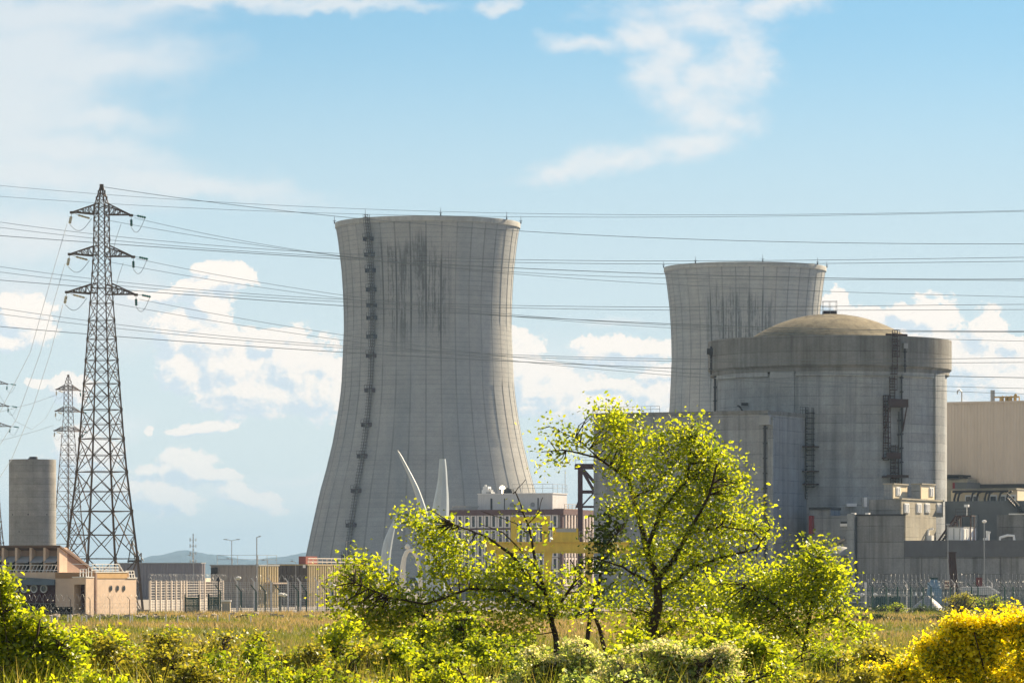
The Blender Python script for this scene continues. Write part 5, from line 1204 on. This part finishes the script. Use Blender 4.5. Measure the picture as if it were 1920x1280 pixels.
def leaf_mesh(name, cen, size, m, parent, seed, up=.55, aspect=.55):
    """cen (N,3) leaf positions -> one mesh of folded leaf quads"""
    r = np.random.default_rng(seed); n = len(cen)
    d = r.normal(size=(n, 3)); d[:, 2] *= .55; d /= np.linalg.norm(d, axis=1)[:, None]
    nrm = r.normal(size=(n, 3)); nrm[:, 2] += up*1.6; s = np.cross(d, nrm); s /= np.linalg.norm(s, axis=1)[:, None]+1e-9
    nn = np.cross(s, d); L = size*r.uniform(.6, 1.35, n)[:, None]; w = L*aspect
    p0 = cen-d*L*.5; tip = cen+d*L*.5-nn*L*.12; a = cen+s*w*.5-d*L*.06+nn*L*.10; b = cen-s*w*.5-d*L*.06+nn*L*.10
    a2 = a*.45+tip*.55+s*w*.14; b2 = b*.45+tip*.55-s*w*.14
    v = np.stack([p0, a, a2, tip, b2, b], 1).reshape(-1, 3)
    me = bpy.data.meshes.new(name); me.vertices.add(6*n); me.vertices.foreach_set('co', v.astype('f4').ravel())
    me.loops.add(6*n); me.loops.foreach_set('vertex_index', np.arange(6*n, dtype='i4')); me.polygons.add(n); me.polygons.foreach_set('loop_start', np.arange(0, 6*n, 6, dtype='i4'))
    me.update(calc_edges=True); me.materials.append(m)
    o = bpy.data.objects.new(name, me); C.objects.link(o)
    if parent is not None: o.parent = parent
    return o
SEED = [100]
def plant(name, label, cat, group, px, Y, blobs, leaf, m, limbs=(), per=11, spread=1.35, flowers=None, depth=.55, crown='crown', twigs=True, dens=1.0, fl_size=None):
    """blobs: (px, py, rx, ry, clusters[, depth offset m]) in photo pixels at distance Y"""
    SEED[0] += 1; r = np.random.default_rng(SEED[0]); s = Y/F
    gz = ground_z(X(px, Y), Y)-.05; base = Vector((X(px, Y), Y, gz)); t = thing(name, label, cat, base, 0, group)
    B = np.array(base); wood = MB(); samples = [np.array([0, 0, .1])]
    limbs = list(limbs)
    base_py = PY0+(H-gz)/s/1.0
    if not limbs:
        for b in blobs[::max(1, len(blobs)//9)]: limbs.append(([(px+r.normal()*4, base_py), ((px+b[0])/2+r.normal()*8, (base_py*.45+b[1]*.55)), (b[0], b[1]-b[3]*.3)], 5.0, 1.2))
    for (P, w0, w1) in limbs:
        n = len(P); pts = []
        dy = r.normal()*.5*s*60; y_end = dy*1.4
        k_tot = 0; sub = []
        for i in range(n-1):
            for q in range(5): f = q/5; sub.append(((P[i][0]*(1-f)+P[i+1][0]*f), (P[i][1]*(1-f)+P[i+1][1]*f)))
        sub.append(P[-1]); m_ = len(sub); j1 = np.cumsum(r.normal(size=m_))*.9; j2 = np.cumsum(r.normal(size=m_))*.9
        for k, (u, v_) in enumerate(sub):
            f = k/(m_-1); w = min(1, f*3)*(1-.3*f)
            pts.append(np.array([X(u+j1[k]*w, Y), Y+y_end*f, Z(v_+j2[k]*w, Y)])-B)
        rs = [max(.006, (w0+(w1-w0)*(k/(m_-1))**.8)/2*s) for k in range(m_)]
        wood.tube([tuple(p) for p in pts], rs, 7); samples += pts[2:]
    C_ = []; 
    for b in blobs:
        n = max(1, int(b[4]*dens)); dz = b[5] if len(b) > 5 else r.normal()*.25*b[2]*s
        d = r.normal(size=(n, 3)); d /= np.linalg.norm(d, axis=1)[:, None]; d *= (r.uniform(0, 1, n)**.42)[:, None]
        C_.append(np.stack([X(b[0], Y)+d[:, 0]*b[2]*s, Y+dz+d[:, 1]*b[2]*s*depth, Z(b[1], Y)+d[:, 2]*b[3]*s], 1)-B)
    C_ = np.concatenate(C_); samples = np.array(samples)
    if twigs:
        pick = r.permutation(len(C_))[:max(20, int(len(C_)*.30))]
        for i in pick:
            c = C_[i]; dd = np.linalg.norm(samples-c, axis=1)+.35*np.maximum(0, samples[:, 2]-c[2]); k = int(np.argmin(dd)); a = samples[k]
            if dd[k] > 2.2: continue
            mid = (a+c)/2+np.array([0, 0, .10*np.linalg.norm(c-a)])+r.normal(size=3)*.14*np.linalg.norm(c-a)
            wood.tube([tuple(a), tuple(mid), tuple(c)], [.010+.006*dd[k], .008, .003], 4, cap=False)
    wood.build('trunk' if 'tree' in name else 'stems', bark, t, smooth=True)
    per_n = r.integers(int(per*.6), int(per*1.4)+1, len(C_)); idx = np.repeat(np.arange(len(C_)), per_n)
    L = C_[idx]+r.normal(size=(len(idx), 3))*np.array([1, 1, .7])*leaf*spread
    leaf_mesh(crown, L, leaf, m, t, SEED[0]+500)
    if flowers:
        mf, frac, fs, pern = flowers; sel = r.permutation(len(C_))[:int(len(C_)*frac)]; cc = C_[sel]
        pn = r.integers(max(1, int(pern*.5)), int(pern*1.5)+1, len(cc)); ii = np.repeat(np.arange(len(cc)), pn)
        P = cc[ii]+r.normal(size=(len(ii), 3))*np.array([1, 1, .45 if mf is ELD else .9])*fs*(2.4 if mf is ELD else 2.0)+np.array([0, 0, leaf*.8])
        leaf_mesh('blossom', P, fs, mf, t, SEED[0]+900, .9, .8)
    return t
# main tree
plant('field_tree', 'tallest young tree with sunlit yellow-green leaves in front of the grey block', 'tree', None, 1208, 80,
 [(1148,778,34,20,26),(1130,770,18,12,8),(1180,800,34,26,30),(1150,822,38,30,36),(1105,812,26,16,10),(1060,812,30,12,10),(1030,800,22,10,6),(1040,842,30,20,9),(1075,838,30,18,12),(1035,870,24,12,5),(1170,868,46,36,52),(1210,832,40,30,34),(1220,880,40,34,38),
  (1290,815,42,26,46),(1262,832,30,24,24),(1310,850,50,32,60),(1350,870,36,30,40),(1290,890,55,34,60),(1345,915,52,34,62),(1380,910,26,22,20),(1270,940,60,34,62),(1340,960,60,32,62),(1390,985,46,28,44),(1425,1000,30,18,20),(1300,1000,64,32,60),(1225,965,44,36,40),(1195,935,40,34,30),(1150,945,24,20,8),
  (1240,1020,50,32,42),(1290,1050,60,30,46),(1200,1050,46,30,34),(1350,1030,50,26,34),(1195,1100,44,30,30),(1270,1092,54,26,40),(1330,1090,44,24,30),(1225,1150,44,26,26),(1160,1130,44,24,20),(1110,1150,40,20,12),(1380,1120,44,22,22),(1420,1075,34,18,14),(1260,1180,60,20,24),(1180,1185,50,20,22),(1330,1130,40,20,20),(1330,1180,50,22,26),(1250,1130,40,22,24),(1215,1170,40,22,26),(1375,1060,34,18,14),(1425,955,18,14,8),(1300,1130,40,22,22)],
 .084, N1, [([(1203,1410),(1208,1260),(1216,1195),(1233,1140),(1232,1080)], 25, 15), ([(1232,1082),(1215,1030),(1195,960),(1175,880),(1150,795)], 17, 4), ([(1236,1080),(1262,1048),(1290,1000),(1330,930),(1342,872)], 14, 3),
  ([(1214,1025),(1240,960),(1290,900),(1298,825)], 9, 3), ([(1240,1108),(1300,1062),(1370,1042),(1420,1030),(1445,990)], 9, 2.5), ([(1231,1100),(1165,1062),(1110,1046)], 7, 2), ([(1180,900),(1120,856),(1060,846),(1015,852)], 6, 1.5), ([(1120,856),(1080,822),(1030,802)], 3, 1.2),
  ([(1212,1210),(1260,1172),(1340,1158),(1420,1154),(1500,1158)], 13, 4), ([(1190,930),(1230,915),(1270,860)], 6, 2), ([(1290,1000),(1350,985),(1410,995)], 6, 2)], 13, 2.2, dens=.95)
plant('field_tree', 'darker leaning tree with bare upper twigs in front of the office block', 'tree', None, 1045, 76,
 [(680,1055,30,22,24),(662,1088,30,22,20),(705,1100,46,24,40),(645,1130,34,22,20),(812,1010,30,26,34),(768,966,20,13,12),(800,980,30,18,22),(835,990,22,18,14),(845,1035,36,28,36),(735,1085,20,12,8),(832,1075,44,30,40),(925,1092,56,26,46),(955,1062,40,26,34),(895,1082,34,22,20),(985,1075,40,24,32),(1000,1105,40,30,34),(940,1130,60,26,40),(700,1140,60,30,52),(775,1130,60,28,52),(860,1135,60,28,44),
  (690,1180,60,32,46),(770,1180,70,30,60),(860,1185,70,30,56),(950,1180,60,26,36),(1002,988,12,8,3),(975,960,12,8,3),(1065,1075,24,26,10),(1090,1110,40,26,20),(905,1012,16,10,4),(1050,1130,44,22,22),(1010,1150,50,24,30),(640,1090,24,18,12),(720,1150,60,26,40),(1010,1010,10,8,2)],
 .084, N1, [([(1048,1400),(1042,1200),(1022,1120),(1004,1060),(988,985),(962,925)], 15, 2), ([(1018,1110),(960,1040),(905,1005),(850,985)], 9, 2), ([(1030,1150),(950,1105),(880,1102),(800,1130),(735,1118),(670,1090)], 8, 2), ([(1000,1290),(930,1215),(880,1150),(840,1100),(800,1020)], 12, 3), ([(1035,1160),(1070,1100),(1090,1080)], 8, 2), ([(930,1215),(820,1180),(720,1080),(690,1050)], 8, 2), ([(988,985),(1010,960),(1020,930)], 2.5, 1), ([(990,1000),(960,980),(900,960)], 3, 1), ([(1004,1060),(940,1000),(900,985)], 4, 1), ([(962,925),(985,900)], 2, .8)], 13, 2.2, dens=1.0)
plant('slender_tree', 'thin dark-leaved sapling between the two larger trees', 'tree', None, 1105, 84,
 [(1140,985,34,24,18),(1165,965,30,20,14),(1130,1015,34,20,16),(1105,1060,34,24,14),(1140,1060,30,22,14),(1070,1130,40,22,16),(1130,1110,36,20,14),(1150,1030,26,20,10)], .10, N5,
 [([(1100,1400),(1098,1235),(1112,1160),(1130,1085),(1142,985),(1150,945)], 13, 3), ([(1135,1400),(1140,1240),(1120,1170),(1112,1150)], 12, 6), ([(1122,1110),(1085,1075),(1070,1050)], 5, 2), ([(1138,1020),(1170,985)], 4, 1.5)], 11)
plant('field_tree', 'low spreading tree with bright leaves to the right of the tallest tree', 'tree', None, 1500, 72,
 [(1527,1032,30,20,26),(1545,1062,42,26,44),(1503,1062,34,20,26),(1480,1085,42,28,40),(1560,1092,34,22,30),(1530,1100,50,26,50),(1440,1110,46,30,44),(1400,1100,40,24,26),(1490,1125,60,26,60),(1570,1130,34,20,26),(1420,1145,60,26,50),(1565,1160,40,16,24),(1480,1160,60,20,40),(1380,1130,40,24,24),(1500,1195,70,26,40),(1440,1185,60,24,34),(1600,1185,34,18,20),(1380,1165,50,24,34),(1340,1100,30,20,16),(1430,1060,24,16,8)], .080, N1,
 [([(1495,1400),(1505,1230),(1520,1140),(1535,1040)], 14, 3), ([(1508,1200),(1450,1130),(1400,1095)], 8, 2), ([(1512,1170),(1560,1150),(1590,1165)], 7, 2), ([(1515,1150),(1490,1100),(1500,1060)], 6, 2)], 13, 2.2, dens=.95)
# left edge bush and the hedge along the bottom of the picture
plant('roadside_bush', 'bright yellow-green bush filling the lower left corner', 'bush', 'bushes along the near bank', 20, 46,
 [(2,1090,28,22,26),(-20,1110,40,40,40),(5,1128,30,26,32),(-10,1165,60,36,60),(50,1168,30,20,22),(75,1195,50,28,56),(30,1200,60,34,70),(115,1228,44,34,56),(60,1245,70,40,90),(-10,1250,60,40,70),(110,1280,50,34,60),(30,1310,90,40,80)], .062, N1, per=12, dens=1.35)
def hedge(label, cx, top, w, Y, leaf, m, n, **kw):
    r = np.random.default_rng(int(cx*7+Y)); bl = []; ph = r.uniform(0, 6, 3)
    for k in range(int(n*1.25)):
        u = r.uniform(-1.15, 1.15); tp = top+(.5+.5*math.sin(u*5+ph[0])+.35*math.sin(u*11+ph[1]))*26+abs(u)**3*34+r.uniform(0, 14)
        f = r.uniform(0, 1)**1.25; v_ = tp+8+f*(1345-tp); k_ = .55+.45*min(1, f*3)
        bl.append((cx+u*w, v_, r.uniform(14, 40)*k_, r.uniform(10, 26)*k_, int(r.uniform(12, 28)*k_)))
    return plant('roadside_bush', label, 'bush', 'bushes along the near bank', cx, Y, bl, leaf, m, per=kw.pop('per', 11), **kw)
hedge('olive-green bush right of the bright left-edge bush', 185, 1166, 95, 56, .062, N1, 30, dens=1.1)
hedge('thin tan-green bush at the very front of the near bank', 255, 1186, 90, 48, .055, N3, 24)
hedge('light olive bush at the very front, under the larger green gate', 475, 1200, 90, 45, .055, N2, 24, flowers=(PET, .05, .03, 12))
hedge('brownish bush with fine twigs below the cream-posted fence', 320, 1166, 92, 54, .058, N3, 30)
hedge('olive bush with a few yellow blossoms below the green gates', 430, 1178, 88, 50, .056, N3, 28, flowers=(PET, .06, .03, 14))
hedge('dark olive bush below the taupe warehouse', 530, 1184, 82, 52, .058, N2, 26)
hedge('low mixed green bush below the ochre warehouse', 622, 1186, 80, 50, .056, N3, 24, flowers=(PET, .05, .03, 12))
hedge('broad mid-green bush under the dark leaning tree', 760, 1190, 110, 52, .062, N2, 36, dens=1.3)
hedge('dense green bush at the foot of the dark leaning tree', 900, 1195, 90, 54, .062, N2, 30, dens=1.2)
hedge('tall mid-green bush merging into the left branches of the dark leaning tree', 690, 1140, 75, 62, .075, N1, 26)
hedge('leafy bush beneath the right branches of the dark leaning tree', 850, 1142, 110, 63, .075, N2, 34)
hedge('shadowed green bush behind the elders and the tall tree trunk', 1150, 1196, 60, 60, .07, N2, 18)
hedge('bright low bush between the tallest tree and the low spreading tree', 1345, 1150, 80, 64, .075, N1, 24)
hedge('white-flowered elder bush left of the tall tree trunk', 1030, 1196, 95, 44, .055, N4, 30, flowers=(ELD, .4, .024, 40))
hedge('largest white-flowered elder bush in front of the tall tree trunk', 1250, 1178, 110, 42, .055, N4, 40, flowers=(ELD, .55, .026, 44), dens=1.2)
hedge('sunlit yellow-green bush right of the elders', 1400, 1175, 80, 50, .062, N1, 30, dens=1.2)
hedge('mixed green bush below the low spreading tree', 1530, 1190, 85, 52, .060, N2, 28, flowers=(ELD, .08, .022, 30))
hedge('olive bush between the low spreading tree and the yellow broom', 1640, 1192, 80, 50, .058, N3, 26, flowers=(PET, .05, .028, 14))
for lab, cx, top, w, m_ in (('leafy weeds at the bottom edge under the leftmost hedge', 150, 1236, 110, N1), ('olive weeds at the bottom edge below the green gates', 380, 1240, 110, N3), ('green weeds at the bottom edge below the ochre warehouse', 600, 1238, 110, N2),
   ('bright leafy weeds at the bottom edge under the dark leaning tree', 820, 1232, 110, N1), ('pale weeds at the bottom edge between the two elder bushes', 1130, 1236, 90, N4), ('bright leafy weeds at the bottom edge right of the elders', 1430, 1232, 100, N1), ('olive weeds at the bottom edge left of the yellow broom', 1590, 1238, 90, N3)):
    hedge(lab, cx, top, w, 37, .045, m_, 16, per=13)
for lab, cx, top, w, Y, m_ in (('low bush row edging the field below the pink gatehouse', 180, 1163, 90, 92, N3), ('low green bush edging the field below the cream-posted fence', 310, 1166, 80, 96, N2), ('low bush edging the field below the beige cabinet', 440, 1170, 80, 90, N3),
   ('low bush edging the field below the ochre warehouse', 570, 1166, 80, 94, N3), ('green bush edging the field left of the low tree trunks', 960, 1160, 70, 88, N2), ('bright bush spreading around the trunk of the tallest tree', 1230, 1146, 80, 72, N1), ('bright bush filling the gap left of the low spreading tree', 1370, 1128, 70, 76, N1), ('small green bush right of the low spreading tree', 1610, 1168, 50, 84, N1)):
    hedge(lab, cx, top, w, Y, .09, m_, 18, per=12)
hedge('yellow-flowering broom bush at the lower right, nearest the olive bush', 1720, 1196, 90, 40, .040, N2, 32, flowers=(PET, .65, .030, 28), dens=.85)
hedge('largest yellow broom bush filling the lower right corner', 1860, 1138, 105, 38, .042, N2, 56, flowers=(PET, .85, .032, 34), dens=.75)
hedge('tall yellow broom at the right edge above the largest broom', 1930, 1120, 60, 60, .05, N2, 24, flowers=(PET, .5, .034, 26))
hedge('green bush behind the broom below the truck', 1830, 1128, 60, 70, .07, N2, 18, flowers=(PET, .15, .04, 20))
def mid_shrub(label, cx, top, bot, w, Y, m, n=10, leaf=.22):
    r = np.random.default_rng(int(cx*3+Y)); bl = [(cx+r.uniform(-1, 1)*w, top+4+r.uniform(0, 1)*(bot-top), r.uniform(8, 16), r.uniform(3, 6), 14) for _ in range(n)]
    plant('low_shrub', label, 'shrub', 'low shrubs along the field edge', cx, Y, bl, leaf, m, per=10, twigs=False)
for a in (('dark shrub at the foot of the pink gatehouse', 130, 1158, 1170, 40, 440, N5), ('dark shrub right below the gatehouse corner', 215, 1157, 1170, 40, 445, N5), ('dark green shrub below the cream-posted fence', 295, 1157, 1170, 40, 450, N5, 14), ('low green shrub in front of the larger green gate', 380, 1160, 1172, 36, 448, N3), ('pale green shrub below the beige cabinet', 465, 1150, 1166, 20, 455, N2),
          ('brown low shrub below the white double floodlight', 545, 1160, 1170, 50, 452, N3, 14), ('green low shrub left of the dark leaning tree', 630, 1155, 1166, 40, 455, N2, 14), ('low dark shrub along the foot of the right fence', 1640, 1136, 1145, 45, 545, N5, 16), ('small green shrub between the right fence posts', 1678, 1130, 1146, 10, 540, N2, 6), ('dark shrub row below the blue machine', 1740, 1136, 1147, 40, 542, N5, 14),
          ('dark low hedge before the green bank at the right', 1650, 1153, 1163, 50, 430, N5, 18), ('second dark low hedge right of it, towards the broom', 1745, 1154, 1164, 45, 428, N5, 16), ('greenish shrub beneath the white truck', 1800, 1112, 1140, 26, 520, N3, 14), ('shrub to the right beneath the plank pile', 1860, 1118, 1145, 30, 515, N2, 14), ('dark shrub behind the trunk of the tallest tree', 1300, 1140, 1160, 60, 470, N5, 18), ('dark shrub behind the leaning tree trunk', 1060, 1142, 1160, 70, 470, N5, 18)): mid_shrub(*a)
def grass(name, n, y0, y1, hgt, wid, m, seed, thr, inv=False):
    r = np.random.default_rng(seed); Y = np.sqrt(r.uniform(y0**2, y1**2, n)); x = r.uniform(-.135, .135, n)*Y
    f = np.sin(x*.11+Y*.021)+np.sin(x*.037-Y*.047+2)+.8*np.sin(x*.29+Y*.09+1)+r.normal(size=n)*.5; keep = (f < thr) if inv else (f > thr)
    x, Y = x[keep], Y[keep]; n = len(x); gz = np.array([ground_z(a, b) for a, b in zip(x, Y)]); k = 5
    bx = np.repeat(x, k)+r.normal(size=n*k)*.22; by = np.repeat(Y, k)+r.normal(size=n*k)*.22; bz = np.repeat(gz, k)-.03
    h = hgt*r.uniform(.45, 1.3, n*k); a = r.uniform(0, math.pi, n*k); lx, ly = r.normal(size=n*k)*h*.35, r.normal(size=n*k)*h*.35; w = wid*r.uniform(.6, 1.4, n*k)
    v = np.stack([np.stack([bx-np.cos(a)*w, by-np.sin(a)*w, bz], 1), np.stack([bx+np.cos(a)*w, by+np.sin(a)*w, bz], 1), np.stack([bx+lx, by+ly, bz+h], 1)], 1).reshape(-1, 3); t = n*k
    me = bpy.data.meshes.new(name); me.vertices.add(3*t); me.vertices.foreach_set('co', v.astype('f4').ravel()); me.loops.add(3*t); me.loops.foreach_set('vertex_index', np.arange(3*t, dtype='i4')); me.polygons.add(t); me.polygons.foreach_set('loop_start', np.arange(0, 3*t, 3, dtype='i4')); me.update(calc_edges=True); me.materials.append(m)
    o = bpy.data.objects.new(name, me); C.objects.link(o); tag(o, kind='stuff'); return o
tag(grass('dry_grass', 26000, 150, 535, .55, .05, DRY, 5, -.3), 'dry straw-coloured grass over the field', 'grass')
tag(grass('green_grass', 22000, 150, 545, .42, .05, GRS, 6, .1, True), 'patches of green grass between the dry grass', 'grass')
def weeds(seed, n, y0, y1, h, w, m, label):
    o = grass('tall_weeds', n, y0, y1, h, w, m, seed, -1.2); tag(o, label, 'weeds')
weeds(21, 5200, 36, 78, .95, .011, WEED, 'ragged tall weeds and grass on the near bank')
weeds(23, 9000, 150, 290, .75, .03, GRS, 'long green grass in the near part of the field')
weeds(22, 5000, 78, 150, .85, .017, WEED, 'tall rough grass on the slope behind the near bushes')
b = MB(); r_ = random.Random(4)
for k in range(130):
    px = r_.uniform(90, 700); Y = r_.uniform(455, 500); s_ = r_.uniform(.08, .34); x = X(px, Y)
    vs = [(x+dx*s_*r_.uniform(.7, 1.3), Y+dy*s_*r_.uniform(.7, 1.3), (dz+.6)*s_*r_.uniform(.6, 1.1)) for dx in (-1, 1) for dy in (-1, 1) for dz in (-1, 1)]
    b.add(vs, [(0,1,3,2),(4,6,7,5),(0,4,5,1),(2,3,7,6),(0,2,6,4),(1,5,7,3)])
tag(b.build('rubble', mat('rubble_stone', (.34, .29, .25), .95, var=.5, scale=1.2)), 'line of broken stones and earth along the field edge', 'rubble', kind='stuff')
# ---------------------------------------------------------------- haze: one even volume round the whole scene
hz = MB().box(-9000, 9000, -600, 26000, -4, 290).build('haze', mat('haze_tmp', (1, 1, 1)))
hm_ = bpy.data.materials.new('haze_air'); hm_.use_nodes = True; T = NT(hm_.node_tree); T.n.clear()
pv = T.new('ShaderNodeVolumePrincipled'); pv.inputs['Color'].default_value = (.35, .54, .80, 1); pv.inputs['Density'].default_value = HAZE; pv.inputs['Anisotropy'].default_value = 0
om = T.new('ShaderNodeOutputMaterial'); T.l.new(pv.outputs[0], om.inputs[1])
hz.data.materials[0] = hm_; bpy.data.materials.remove(MATS.pop('haze_tmp')); tag(hz, kind='stuff')
